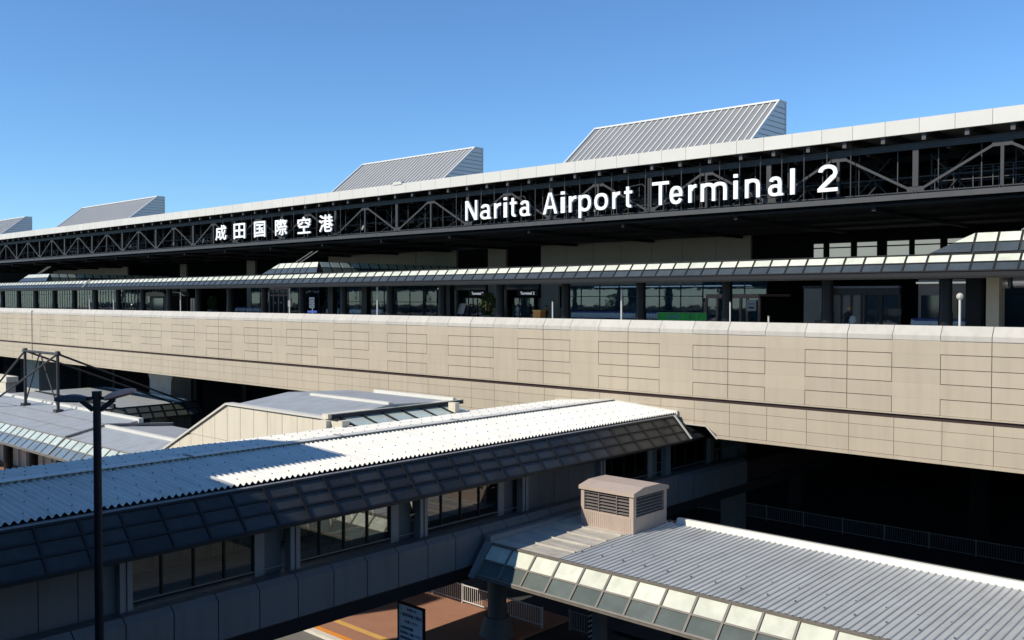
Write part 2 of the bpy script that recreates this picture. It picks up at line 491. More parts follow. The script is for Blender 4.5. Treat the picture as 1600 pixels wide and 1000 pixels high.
for i in range(11):
    z = .3 + i * .22
    m_.hexa([(-24.125, 31.14, z), (-23.975, 31.14, z + .09), (-23.975, 31.31, z + .09), (-24.125, 31.31, z),
             (-24.125, 31.14, z + .1), (-23.975, 31.14, z + .19), (-23.975, 31.31, z + .19), (-24.125, 31.31, z + .1)])
m_.build('stripes', 'white', sp)

# ================================================================== TERMINAL
FX = -27.54
term = thing('terminal_building', 'long airport terminal with cream roof edge over a black steel truss', 'airport terminal', (-40, 60, 12.6))
m_ = MB(); k = -95
while FX + 2 * k < 70:
    xa = FX + 2 * k
    m_.prism([(57.0, 24.80), (57.0, 25.66), (57.08, 25.70), (57.25, 25.70), (57.25, 24.80)], 'x', xa + .012, xa + 2 - .012)
    k += 1
m_.build('roof_fascia', 'fascia', term)
MB().box(-217, 70, 57.2, 57.45, 24.83, 25.67).build('fascia_backing', 'steel', term)
MB().box(-260, 70, 57.46, 120, 25.2, 25.64).build('roof', 'shed', term)
# small junction box on the roof edge
MB().box(-67.3, -66.1, 56.93, 57.3, 25.6, 25.86).build('roof_edge_cap', 'fascia', term)
# rafters with pale tips
x = -24.15 - 2.4 * 70
proto = None
while x < 20:
    if proto is None:
        proto = MB().box(x - .09, x + .09, 57.5, 76, 24.75, 25.18).box(x - .12, x + .12, 57.22, 57.48, 24.40, 24.79).build('rafter', 'steel_l', term); px0 = x
    else:
        c_ = proto.copy(); COL.objects.link(c_); c_.location.x = x - px0
    x += 2.4
# trusses: front one lit, two behind it
def truss(Yt, mt, full=True):
    t_ = MB()
    z0, z1 = 21.28, 24.20
    t_.box(-217, 70, Yt - .13, Yt + .13, z0 - .19, z0 - .13).box(-217, 70, Yt - .13, Yt + .13, z0 + .13, z0 + .19).box(-217, 70, Yt - .05, Yt + .05, z0 - .13, z0 + .13)
    t_.box(-217, 70, Yt - .15, Yt + .15, z1 - .2, z1 - .14).box(-217, 70, Yt - .15, Yt + .15, z1 + .14, z1 + .2).box(-217, 70, Yt - .05, Yt + .05, z1 - .14, z1 + .14)
    j = -21
    while -24.9 + 9.6 * j < 66:
        xt = -24.9 + 9.6 * j; xb = xt + 4.8
        # gussets
        t_.box(xt - .55, xt + .55, Yt - .07, Yt + .07, z1 - .5, z1 - .15)
        t_.box(xb - .5, xb + .5, Yt - .07, Yt + .07, z0 + .15, z0 + .48)
        t_.beam((xt + .3, Yt, z1 - .3), (xb - .3, Yt, z0 + .3), .13, .15)
        t_.beam((xt - .3, Yt, z1 - .3), (xb - 9.6 + .3, Yt, z0 + .3), .13, .15)
        t_.box(xt - .09, xt + .09, Yt - .1, Yt + .1, z0 + .15, z1 - .5)
        t_.box(xb - .17, xb + .17, Yt - .1, Yt + .1, z0 + .48, z1 - .15)
        j += 1
    if full:
        x = -24.9 - 2.4 * 82 + 1.2
        while x < 66:
            t_.box(x - .03, x + .03, Yt + .3, Yt + .36, z0, z1); x += 2.4
        x = -24.9 - 2.4 * 82
        while x < 66:      # stiffener plates on the chords
            for d in (-.1, .1): t_.box(x + d - .015, x + d + .015, Yt - .16, Yt + .16, z0 - .15, z0 + .22)
            x += 2.4
    return t_.build('truss', mt, term)
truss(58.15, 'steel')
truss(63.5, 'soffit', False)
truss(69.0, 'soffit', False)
# pale bottom edge beam of the truss, sign hangers, catwalks
MB().box(-217, 70, 57.75, 57.98, 20.98, 21.30).build('edge_beam', 'steel_l', term)
for x in [-101 + 2.05 * i for i in range(13)] + [-59.6 + 1.55 * i for i in range(24)]:
    MB().tube((x, 57.75, 21.3), (x, 57.75, 24.6), .035, n=6).build('sign_hanger', 'steel_l', term)
for x0, x1 in ((-19.6, -11), (-150, -144), (-131, -125), (-112, -106), (-51, -46), (-47, -38), (-36, -30), (8, 20)):
    cw = MB()
    for y in (60.0, 61.2):
        for z in (22.2, 22.6, 22.95): cw.box(x0, x1, y - .02, y + .02, z - .02, z + .02)
        x = x0
        while x <= x1 + .01:
            cw.box(x - .025, x + .025, y - .025, y + .025, 21.6, 22.97); x += 1.1
    cw.box(x0, x1, 60, 61.2, 21.55, 21.66)
    cw.build('catwalk', 'steel_l', term)
# cross members inside the roof depth
m_ = MB(); x = -215.1
while x < 66:
    m_.box(x - .1, x + .1, 58.3, 76.5, 23.9, 24.1).box(x - .1, x + .1, 58.3, 76.5, 21.05, 21.25)
    m_.beam((x, 58.4, 21.4), (x, 63.3, 24.0), .12, .12).beam((x, 63.6, 24.0), (x, 68.8, 21.4), .12, .12)
    x += 4.8
x = -24.9 - 2.4 * 62
while x < 40:      # lighter inner lattice a little behind the front truss
    m_.beam((x, 60.6, 21.4), (x + 2.4, 60.6, 24.0), .08, .08).beam((x + 2.4, 60.75, 21.4), (x, 60.75, 24.0), .08, .08).box(x - .05, x + .05, 60.9, 61.0, 21.3, 24.1)
    x += 4.8
m_.box(-170, 40, 60.6, 60.75, 22.6, 22.7)
m_.build('bracing_frame', 'steel', term)
for x in (-13.6, -44.5, -73.6, -104.6, -112.0, -124.0, -131.0, -150.0, 2.0, 12.0):
    sl_ = MB().tube((x, 58.9, 21.9), (x - .15, 58.45, 22.05), .10, .27, n=12).box(x - .04, x + .04, 58.86, 58.94, 21.4, 21.9)
    sl_.build('floodlight', 'rail', term)
# conduit curls behind the letters
m_ = MB()
for (x, z) in ((-51.5, 22.9), (-46.9, 22.8), (-39.6, 22.9), (-33.4, 22.7)):
    pts = [(x, 57.9, 21.5), (x, 57.9, z + .4), (x - .25, 57.9, z + .62), (x - 1.6, 57.9, z + .5)]
    m_ = MB()
    for a, b_ in zip(pts, pts[1:]): m_.tube(a, b_, .03, n=6)
    m_.build('conduit', 'steel_l', term)
# soffit
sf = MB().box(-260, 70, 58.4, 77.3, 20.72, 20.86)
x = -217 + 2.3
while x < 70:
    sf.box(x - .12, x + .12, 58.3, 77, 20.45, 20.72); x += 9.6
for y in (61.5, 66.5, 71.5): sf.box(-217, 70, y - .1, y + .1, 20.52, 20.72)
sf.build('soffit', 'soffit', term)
# roof sheds ("monitors")
def shed(x0, x1, xl=None, name='roof_monitor'):
    z0, z1, yf, yb, yr = 25.66, 30.85, 63.6, 70.0, 71.1
    xl = x0 if xl is None else xl
    r_ = thing(name, '', 'x') if False else None
    body = MB().hexa([(x0, yf, z0), (x1, yf, z0), (x1, yr, z0), (x0, yr, z0), (x0, yb, z1), (x1, yb, z1), (x1, yr, z1), (x0, yr, z1)])
    o = body.build('roof_monitor', 'shed', term)
    rb = MB(); n = int((x1 - x0) / 0.62)
    for i in range(n + 1):
        x = x0 + (x1 - x0) * i / n
        rb.hexa([(x - .05, yf - .1, z0), (x + .05, yf - .1, z0), (x + .05, yf + .05, z0), (x - .05, yf + .05, z0),
                 (x - .05, yb - .1, z1), (x + .05, yb - .1, z1), (x + .05, yb + .02, z1), (x - .05, yb + .02, z1)])
    rb.build('standing_seams', 'shed_trim', o)
    tr = MB().box(x0 - .1, x1 + .1, yb - .16, yr + .08, z1, z1 + .14)
    tr.beam((x1 + .06, yf - .08, z0), (x1 + .06, yb - .08, z1 + .02), .16, .2).beam((x0 - .06, yf - .08, z0), (x0 - .06, yb - .08, z1 + .02), .16, .2)
    tr.box(x1 - .02, x1 + .08, yr - .02, yr + .09, z0, z1)
    tr.build('edge_trim', 'shed_trim', o)
    MB().prism([(yf, z0), (yr, z0), (yr, z1), (yb, z1)], 'x', x1 + .004, x1 + .02).build('end_wall', 'shed_trim', o)  # paler plate added to lift the shaded end; its brightness is in the colour
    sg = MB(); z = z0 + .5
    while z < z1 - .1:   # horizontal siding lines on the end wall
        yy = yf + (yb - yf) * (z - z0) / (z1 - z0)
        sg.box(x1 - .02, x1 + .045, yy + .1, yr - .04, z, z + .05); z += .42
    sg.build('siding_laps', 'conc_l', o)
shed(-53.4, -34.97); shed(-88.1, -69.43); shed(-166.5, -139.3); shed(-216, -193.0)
# rear wall at Y=77 : beige-grey panels with dark openings
def wallpan(xa, xb, za=12.6, zb=20.72, n=None):
    w_ = MB(); n = n or max(1, round((xb - xa) / 3.44)); d = (xb - xa) / n
    for i in range(n): w_.box(xa + d * i + .02, xa + d * (i + 1) - .02, 76.8, 77.1, za, zb)
    return w_
for xa, xb in ((-197.4, -164.3), (-145.3, -143.2), (-124.9, -122.6), (-104.4, -79.3), (-74.1, -71.3)):
    q = wallpan(xa, xb, 17.0 if xb - xa > 8 else 12.6); q.build('wall', 'wall77', term)
wallpan(-66.1, -41.0, 16.3).build('wall', 'wall77', term)
wallpan(-66.1, -63.6, 12.6, 16.29, 1).build('wall', 'wall77', term)
wallpan(-79.3 - 2.6, -79.3, 12.6, 16.98, 1).build('wall', 'wall77', term)
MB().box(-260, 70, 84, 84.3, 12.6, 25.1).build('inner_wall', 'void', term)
# window band beyond, right: panes glow in place of daylight seen through them
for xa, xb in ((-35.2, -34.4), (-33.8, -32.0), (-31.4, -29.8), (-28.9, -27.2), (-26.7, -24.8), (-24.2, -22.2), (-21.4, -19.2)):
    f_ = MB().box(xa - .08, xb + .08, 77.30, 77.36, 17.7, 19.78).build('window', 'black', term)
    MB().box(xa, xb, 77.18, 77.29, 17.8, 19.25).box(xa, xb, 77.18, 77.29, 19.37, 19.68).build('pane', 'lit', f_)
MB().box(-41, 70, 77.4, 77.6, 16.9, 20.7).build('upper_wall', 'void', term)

def glazing(xa, xb, z0, z1, Yg, matg='g_term', cols=None, rows=(0.55,), framem='black', fw=.07):
    f_ = MB(); cols = cols or max(1, round((xb - xa) / 2.4))
    f_.box(xa, xb, Yg - .05, Yg + .08, z1 - .1, z1).box(xa, xb, Yg - .05, Yg + .08, z0, z0 + .1)
    for i in range(cols + 1):
        x = xa + (xb - xa) * i / cols
        f_.box(x - fw / 2, x + fw / 2, Yg - .06, Yg + .09, z0 + .1, z1 - .1)
    for r_ in rows:
        z = z0 + (z1 - z0) * r_
        f_.box(xa, xb, Yg - .04, Yg + .07, z - .04, z + .04)
    fo = f_.build('window', framem, term)
    MB().box(xa, xb, Yg, Yg + .02, z0 + .05, z1 - .05).build('pane', matg, fo)
    return fo
glazing(-62.6, -45.7, 12.6, 16.3, 76.4, rows=(.33, .7), framem='steel')
glazing(-45.7, -39.2, 14.9, 16.9, 76.4, rows=(.5,), framem='steel')
glazing(-104.4, -82.2, 12.6, 16.9, 76.4, rows=(.45, .8), framem='steel')
glazing(-123, -106.0, 12.6, 16.6, 76.4, rows=(.4, .8), framem='steel')
glazing(-79.2, -74.2, 15.9, 17.1, 76.6, 'skyblue', 1, (), 'black')
glazing(-71.2, -66.2, 15.9, 17.1, 76.6, 'skyblue', 1, (), 'black')
glazing(-78.2, -75.2, 12.6, 15.1, 77.0, 'g_term', 4, (), 'steel')
glazing(-70.2, -67.2, 12.6, 15.1, 77.0, 'g_term', 4, (), 'steel')
glazing(-250, -146, 12.6, 17.0, 76.5, rows=(.72,), framem='conc_l', cols=90)
glazing(-20.8, 40, 12.6, 16.9, 76.6, rows=(.6,), framem='steel')

for i in range(14):
    x = -60.5 + i * 3.1 if i < 6 else -102 + (i - 6) * 2.6
    MB().box(x, x + 2.3, 79, 80.2, 16.15, 16.24).build('glow_bar', 'glow_on', term)  # glowing bars added behind the glazing to brighten it and give pale streaks
m_ = MB()
for i in range(26):
    x = -122 + i * 3.05
    m_.box(x, x + 1.2 + (i % 3) * .4, 80 + i % 2, 80.4 + i % 2, 12.6, 13.6 + (i * 7 % 5) * .35)
m_.build('counters', 'kiosk', term)
# ---- curbside canopy with glass fringe
cc = thing('curbside_canopy', 'long low canopy with a glazed sloping edge on round black columns before the terminal', 'canopy', (-40, 57.8, 12.6))
def fringe(parent, axis, a0, a1, o_b, z_b, o_t, z_t, rows, mats, pitch, barm, off=0.0, bw=.06, thick=.05):
    """sloping glazed edge. axis 'x': runs in x, offset coordinate is y. axis 'y': runs in y, offset is x"""
    P = (lambda a, o, z: (a, o, z)) if axis == 'x' else (lambda a, o, z: (o, a, z))
    dn = Vector(P(0, o_t - o_b, z_t - z_b)); ax = Vector(P(1, 0, 0))
    nrm = dn.cross(ax).normalized()
    if nrm.z < 0: nrm = -nrm
    pos = [a0]; a = a0 + (off % pitch)
    while a < a1 - .05:
        if a > a0 + .05: pos.append(a)
        a += pitch
    pos.append(a1)
    cuts = [0] + list(rows) + [1]
    L = lambda f_, a: Vector(P(a, o_b + (o_t - o_b) * f_, z_b + (z_t - z_b) * f_))
    for r_ in range(len(cuts) - 1):
        pm = MB()
        for i in range(len(pos) - 1):
            jit = nrm * random.uniform(-.004, .004)
            q_ = [L(cuts[r_] + .02, pos[i] + bw * .4) + jit, L(cuts[r_] + .02, pos[i + 1] - bw * .4) + jit, L(cuts[r_ + 1] - .02, pos[i + 1] - bw * .4), L(cuts[r_ + 1] - .02, pos[i] + bw * .4)]
            pm.slab(q_, .02)
        pm.build('pane_row', mats[r_], parent)
    bm = MB()
    for a in pos: bm.beam(L(0, a) + nrm * .01, L(1, a) + nrm * .01, bw, thick + .02, up=nrm)
    for c in cuts: bm.beam(L(c, a0) + nrm * .006, L(c, a1) + nrm * .006, bw * .9, thick + .01, up=nrm)
    bm.build('glazing_bars', barm, parent)
fringe(cc, 'x', -213, 40, 54.3, 16.50, 55.15, 17.45, (.5,), ('pane_blue', 'pane_white'), 1.2, 'bar', off=.3, bw=.10)
MB().box(-213, 40, 54.28, 54.5, 16.25, 16.44).box(-213, 40, 54.28, 54.45, 16.20, 16.25).build('gutter', 'bar', cc)
MB().box(-213, 40, 55.0, 55.25, 16.12, 16.24).build('soffit_strip', 'pier', cc)
MB().box(-213, 40, 55.2, 61.5, 17.35, 17.52).box(-213, 40, 54.52, 61.5, 16.3, 16.42).build('roof', 'steel', cc)
MB().beam((-129.4, 54.2, 16.45), (-129.4, 55.2, 17.56), .35, .14).build('expansion_joint', 'conc_l', cc)
xs_ = [-18.2 - 7.22 * i for i in range(-5, 27)]
for x in xs_:
    c_ = MB().tube((x, 57.8, 12.6), (x, 57.8, 14.15), .40, n=20).tube((x, 57.8, 14.15), (x, 57.8, 16.3), .36, n=20)
    c_.build('column', 'black', cc, smooth=False)
for x in (-17.6, -64.3, -76.8, -82.6):
    c_ = MB().box(x - .45, x + .45, 61.0, 61.6, 12.6, 16.3)
    c_.build('column', 'black', cc)
# raised glazed links from the canopy to the terminal
def link(x0, x1, y1=76.3, yf=57.0, name='glazed link'):
    # front face slopes, right side face slopes
    zb, zt = 17.55, 18.78
    f_ = thing('glazed_link_roof', name, 'skylight', ((x0 + x1) / 2, 60, 17.5), 'raised glazed link roofs behind the curbside canopy')
    xa, xb, ya = x0 + 2.6, x1 - .9, yf
    yfr = yf - .9
    # solid dark core
    MB().hexa([(x0 + .05, yfr + .06, zb - .05), (x1 - .06, yfr + .06, zb - .05), (x1 - .06, y1, zb - .05), (x0 + .05, y1, zb - .05),
               (xa, ya + .03, zt - .04), (xb - .05, ya + .03, zt - .04), (xb - .05, y1, zt - .04), (xa, y1, zt - .04)]).build('frame', 'bar', f_)
    pr_w = MB(); pr_g = MB(); br = MB()
    n = max(3, round((xb - xa) / 1.25))
    for i in range(-1, n):
        if i >= 0:
            ta, tb = xa + (xb - xa) * i / n, xa + (xb - xa) * (i + 1) / n
            ba, bb = ta, (x1 if i == n - 1 else tb)
        else:
            ta, tb, ba, bb = xa - .02, xa, x0 + 0.2, xa
        for (f0, f1, mbx) in ((.06, .46, pr_g), (.53, .95, pr_w)):
            l0 = lambda f_, A, B: A + (B - A) * f_
            q_ = [(l0(f0, ba, ta) + .07, yfr + (ya - yfr) * f0 - .01, zb + (zt - zb) * f0), (l0(f0, bb, tb) - .07, yfr + (ya - yfr) * f0 - .01, zb + (zt - zb) * f0),
                  (l0(f1, bb, tb) - .07, yfr + (ya - yfr) * f1 - .01, zb + (zt - zb) * f1), (l0(f1, ba, ta) + .07, yfr + (ya - yfr) * f1 - .01, zb + (zt - zb) * f1)]
            mbx.slab(q_, .03)
    m2 = max(3, round((y1 - ya) / 1.3)); side_w = MB(); side_g = MB()
    for i in range(m2):
        a0_, a1_ = ya + (y1 - ya) * i / m2 + .1, ya + (y1 - ya) * (i + 1) / m2 - .1
        for (f0, f1, mbx) in ((.06, .46, side_g), (.53, .95, side_w)):
            X0 = x1 + (xb - x1) * f0; X1 = x1 + (xb - x1) * f1
            mbx.slab([(X0, a0_, zb + (zt - zb) * f0), (X0, a1_, zb + (zt - zb) * f0), (X1, a1_, zb + (zt - zb) * f1), (X1, a0_, zb + (zt - zb) * f1)], .03)
    pr_w.build('front_panes', 'pane_white', f_); pr_g.build('front_lower_panes', 'pane_blue', f_)
    side_w.build('side_panes', 'pane_white2', f_); side_g.build('side_lower_panes', 'pane_grey', f_)
    rods = MB()
    for d in (0, .9):
        rods.tube((xa + 2.2 + d, 57.4, zt), (xa + 3.6 + d, 58.6, zt + 1.2), .05, n=6)
    rods.build('stay_rods', 'rail', f_)
    return f_
link(-88.6, -78.2, name='glazed link roof with slim stay rods below the left characters of the sign')
link(-158.6, -146.9, name='glazed link roof at the far left end of the canopy')
link(-18.9, -1.0, name='tall glazed link roof at the right edge of the picture')

# things on the departures forecourt (z 12.6)
def at(x, y, Yp):
    th = YAW
    d0 = Vector((-math.sin(th), math.cos(th), 0)); r_ = Vector((math.cos(th), math.sin(th), 0)); up = Vector((0, 0, 1))
    d = d0 * math.cos(PITCH) - up * math.sin(PITCH); u = up * math.cos(PITCH) + d0 * math.sin(PITCH)
    k_ = d + r_ * ((x - 800) / F_PX) - u * ((y - 500) / F_PX)
    return Vector((0, 0, H)) + k_ * (Yp / k_.y)
FL = 12.6
# brown framed vestibule
ve = thing('entrance_vestibule', 'brown framed entrance vestibule with glass doors and a white notice', 'vestibule', (-41, 70, FL))
xa, xb = at(1103, 470, 70).x, at(1186, 470, 70).x
vz = 15.35
m_ = MB().box(xa, xb, 70, 70.2, vz - .35, vz)
for t_ in (0, .22, .36, .66, .78, 1):
    x = xa + (xb - xa) * t_; m_.box(x - .09, x + .09, 69.97, 70.2, FL, vz - .35)
m_.build('frame', 'wood', ve)
MB().box(xa, xb, 70.08, 70.12, FL, vz - .35).build('glass', 'g_term', ve)
MB().box(xa + .1, xb - .1, 70.22, 75.9, vz - .2, vz).box(xa, xa + .1, 70.22, 75.9, FL, vz - .2).build('shell', 'wood', ve)
x = at(1174, 478, 69.9).x
MB().box(x - .42, x + .42, 69.90, 69.96, 13.95, 14.85).build('notice', 'white', ve)
MB().box(x - .25, x + .25, 69.88, 69.899, 14.15, 14.3).box(x - .3, x + .3, 69.88, 69.899, 14.5, 14.56).build('notice_print', 'ink', ve)
x = at(1117, 483, 69.9).x
MB().box(x - .12, x + .12, 69.9, 69.96, 14.0, 14.3).build('sticker', 'white', ve)
# grey kiosk box and reception frontage
kb = thing('grey_kiosk', 'dark grey clad kiosk with a pale notice behind the seventh column', 'kiosk', (-31, 68, FL))
xa, xb = at(1256, 470, 68).x, at(1297, 470, 68).x
MB().box(xa, xb, 68, 72, FL, 15.75).build('body', 'kiosk', kb)
MB().box(xa + .9, xa + 1.9, 67.96, 67.995, 13.05, 13.35).build('notice', 'pier', kb)
MB().box(xa - .05, xb + .05, 67.9, 72, 15.75, 15.95).build('roof_edge', 'steel_l', kb)
ent = thing('glazed_entrance', 'grey glazed entrance with a long name board above, behind the person in the yellow cap', 'entrance', (-27, 68, FL))
xa, xb = at(1298, 460, 68.5).x, at(1405, 460, 68.5).x
MB().box(xa, xb, 68.5, 68.9, 15.25, 15.75).build('name_board', 'steel_l', ent)
MB().box(xa, xb, 68.4, 69.0, 15.75, 15.9).build('cornice', 'kiosk', ent)
m_ = MB()
for t_ in (0, .15, .3, .45, .5, .72, .74, .98, 1):
    x = xa + (xb - xa) * t_; m_.box(x - .06, x + .06, 68.6, 68.8, FL, 15.25)
m_.build('mullions', 'steel_l', ent)
MB().box(xa, xb - (xb - xa) * .52, 68.72, 68.76, FL, 15.25).build('side_wall', 'kiosk', ent)
MB().box(xb - (xb - xa) * .52, xb, 68.72, 68.76, FL, 15.25).build('glass', 'g_term', ent)
x = at(1398, 490, 68.3).x
MB().box(x - .45, x + .45, 68.3, 68.34, 13.75, 14.25).build('poster', 'pier', ent)
# text for name board
def glyph_mesh(txt, offset=0.0, extrude=0.05, size=1.0):
    cu = bpy.data.curves.new('t', 'FONT'); cu.body = txt; cu.size = size
    cu.offset = offset; cu.extrude = extrude; cu.resolution_u = 4
    ob = bpy.data.objects.new('t', cu); COL.objects.link(ob)
    dg = bpy.context.evaluated_depsgraph_get(); dg.update()
    me = bpy.data.meshes.new_from_object(ob.evaluated_get(dg))
    bpy.data.objects.remove(ob); bpy.data.curves.remove(cu)
    return me
def glyph(ch, W, cap=1.70, xh=1.26, s=.27, h=.235):
    """grotesque letter shapes as lists of outlines (polygons split in quads)"""
    P = []
    def quad(*p): P.append([list(p)])
    def rect(x0, x1, z0, z1): quad((x0, z0), (x1, z0), (x1, z1), (x0, z1))
    def ring(cx, cz, rx, rz, a0, a1, tx=s, tz=h, n=22, e=2.35):
        out = []
        def pt(a, rx_, rz_):
            c, sn = math.cos(a), math.sin(a)
            return (cx + rx_ * math.copysign(abs(c) ** (2 / e), c), cz + rz_ * math.copysign(abs(sn) ** (2 / e), sn))
        m = max(3, int(n * abs(a1 - a0) / 360 * 1.6))
        for i in range(m):
            u, v = math.radians(a0 + (a1 - a0) * i / m), math.radians(a0 + (a1 - a0) * (i + 1) / m)
            out.append([pt(u, rx, rz), pt(v, rx, rz), pt(v, rx - tx, rz - tz), pt(u, rx - tx, rz - tz)])
        P.append(out)
    if ch == 'N':
        rect(0, s, 0, cap); rect(W - s, W, 0, cap); quad((0, cap), (s * 1.25, cap), (W, 0), (W - s * 1.25, 0))
    elif ch == 'T': rect(0, W, cap - h, cap); rect(W / 2 - s / 2, W / 2 + s / 2, 0, cap - h)
    elif ch == 'l': rect(0, W, 0, cap)
    elif ch == 'i': rect(0, W, 0, xh); rect(0, W, cap - .24, cap)
    elif ch == 'A':
        quad((0, 0), (s * 1.1, 0), (W / 2 + s * .1, cap), (W / 2 - s * .62, cap)); quad((W - s * 1.1, 0), (W, 0), (W / 2 + s * .62, cap), (W / 2 - s * .1, cap)); rect(W * .2, W * .8, .42, .64)
    elif ch == 'o': ring(W / 2, xh / 2, W / 2, xh / 2 + .02, 0, 360)
    elif ch == 'p': rect(0, s, -.50, xh); ring(W / 2, xh / 2, W / 2, xh / 2 + .02, -150, 150)
    elif ch == 'r': rect(0, s, 0, xh); ring(W * .98, xh - .56, W * .86, .58, 92, 165, tx=s * .9)
    elif ch == 't':
        c = W * .42; rect(c - s / 2, c + s / 2, .2, 1.58); rect(0, W, xh - .21, xh); ring(c + .30, .28, .30 + s / 2, .28, 180, 275, tx=s, tz=.2)
    elif ch in 'nm':
        rect(0, s, 0, xh)
        if ch == 'n': rect(W - s, W, 0, xh - .42); ring(W / 2, xh - .45, W / 2, .47, 0, 165)
        else:
            c = W / 2; rect(c - s / 2, c + s / 2, 0, xh - .42); rect(W - s, W, 0, xh - .42)
            ring((c + s / 2) / 2, xh - .45, (c + s / 2) / 2, .47, 0, 160); ring((c - s / 2 + W) / 2, xh - .45, (W - c + s / 2) / 2, .47, 0, 160)
    elif ch == 'e': ring(W / 2, xh / 2, W / 2, xh / 2 + .02, 8, 332); rect(s * .6, W - .02, xh / 2 - .10, xh / 2 + .10)
    elif ch == 'a':
        rect(W * .88 - s, W * .88, .0, xh - .42); ring(W * .46, xh - .42, W * .42, .44, 0, 162, tz=h * .92)
        ring(W * .44, .37, W * .44, .39, 0, 360, tx=s * .92, tz=h * .85); rect(W * .88 - .04, W, 0, .15)
    elif ch == '2':
        ring(W / 2, cap - .5, W * .48, .52, -12, 172, e=2.15)
        zr = cap - .5 - .12
        quad((W * .97, zr + .02), (W * .97 - s, zr + .05), (W * .97 - s - .10, zr - .08), (W * .97 - .12, zr - .24))
        quad((0, h * .9), (s * 1.4, h * .9), (W * .97 - .10, zr - .20), (W * .97 - s - .12, zr - .04)); rect(0, W, 0, h)
    return P
def letter(ch, x0, x1, z0, Yp, parent):
    mb = MB(); y = Yp
    for poly in glyph(ch, x1 - x0):
        for q in poly:
            vs = [(x0 + a, y, z0 + b) for a, b in q] + [(x0 + a, Yp + .16 - (y - Yp), z0 + b) for a, b in q]
            mb.add(vs, [(0, 1, 2, 3), (7, 6, 5, 4), (0, 4, 5, 1), (1, 5, 6, 2), (2, 6, 7, 3), (3, 7, 4, 0)])
        y -= .004
    return mb.build('letter', 'white_sign', parent)
def place_text(txt, name, x0, x1, z0, zh, Yp, mt, parent, offset=0.0, extrude=0.05, zfit=None, bold=0.0, cap=None):
    """glyphs upright in the plane Y=Yp, reading towards +x; width x0..x1, cap height zh from baseline z0"""
    me = glyph_mesh(txt, offset, extrude)
    xs = [v.co.x for v in me.vertices]; ys = [v.co.y for v in me.vertices]
    mnx, mxx = min(xs), max(xs)
    sx = (x1 - x0) / (mxx - mnx)
    if zfit: mny, sz = min(ys), (zfit[1] - zfit[0]) / (max(ys) - min(ys)); zb = zfit[0]
    else: mny, sz, zb = 0, zh / cap, z0
    for v in me.vertices:
        x, y, z = v.co
        v.co = (x0 + (x - mnx) * sx, Yp - z, zb + (y - mny) * sz)
    if bold:
        vs = [tuple(v.co) for v in me.vertices]; fs = [tuple(p.vertices) for p in me.polygons]; V = []; F = []
        for i, (dx, dz) in enumerate(((0, 0), (bold, 0), (-bold, 0), (0, bold * .7), (0, -bold * .7))):
            n0 = len(V); V += [(x + dx, y - .004 * i, z + dz) for x, y, z in vs]; F += [tuple(k + n0 for k in f) for f in fs]
        me = bpy.data.meshes.new(name); me.from_pydata(V, [], F)
    me.materials.clear(); me.materials.append(M[mt])
    o = bpy.data.objects.new(name, me); COL.objects.link(o)
    o.parent = parent
    o.matrix_parent_inverse = wmat(parent).inverted()
    return o
# big roof lettering
sg = thing('english_roof_sign', 'large white roof lettering in English fixed before the truss', 'sign', (-42, 57.4, 21.8))
SY = 57.45
z6 = lambda v: 700 + v / 5.0
z3 = lambda v: 800 + v / 2.963
z6 = lambda v: 688 + v / 2.2284
letters = [(c, z6(a), z6(b)) for c, a, b in (('N', 87, 128), ('a', 139, 176), ('r', 187, 212), ('i', 220, 232), ('t', 242, 265), ('a', 276, 313),
           ('A', 357, 407), ('i', 419, 433), ('r', 447, 475), ('p', 481, 524), ('o', 536, 583), ('r', 599, 627), ('t', 640, 668),
           ('T', 737, 795), ('e', 798, 843), ('r', 863, 893), ('m', 906, 997), ('i', 1020, 1035), ('n', 1060, 1112), ('a', 1141, 1194), ('l', 1217, 1233), ('2', 1313, 1383))]
for ch, a, b_ in letters:
    letter(ch, at(a, 320, SY).x, at(b_, 320, SY).x, 21.80, SY, sg)
kj = thing('japanese_roof_sign', 'six large white Japanese characters fixed before the truss', 'sign', (-89, 57.4, 21.8))
for ch, a, b_ in (('成', 337.5, 354), ('田', 366, 383.5), ('国', 398, 415), ('際', 431, 449), ('空', 466, 485.5), ('港', 499.5, 520.5)):
    place_text(ch, 'character', at(a, 350, SY).x, at(b_, 350, SY).x, 0, 0, SY, 'white_sign', kj, offset=0.0, extrude=.07, bold=.045, zfit=(21.82, 23.52))
for (xa, xb, Yt) in ((at(737, 460, 76.3).x, at(755, 460, 76.3).x, 76.3), (at(813, 460, 76.3).x, at(835, 460, 76.3).x, 76.3)):
    nm = 'left' if xa < -73 else 'right'
    s_ = thing('door_sign', 'small white name sign over the ' + ('left dark doorway' if nm == 'left' else 'right dark doorway, right of the potted plant'), 'sign', ((xa + xb) / 2, Yt, 15.4), 'name signs over the terminal doors')
    MB().box(xa - .5, xb + .5, Yt + .02, Yt + .12, 15.25, 15.85).build('board', 'black', s_)
    place_text('Terminal 2', 'lettering', xa, xb, 0, 0, Yt, 'signlit', s_, extrude=.01, zfit=(15.4, 15.72))
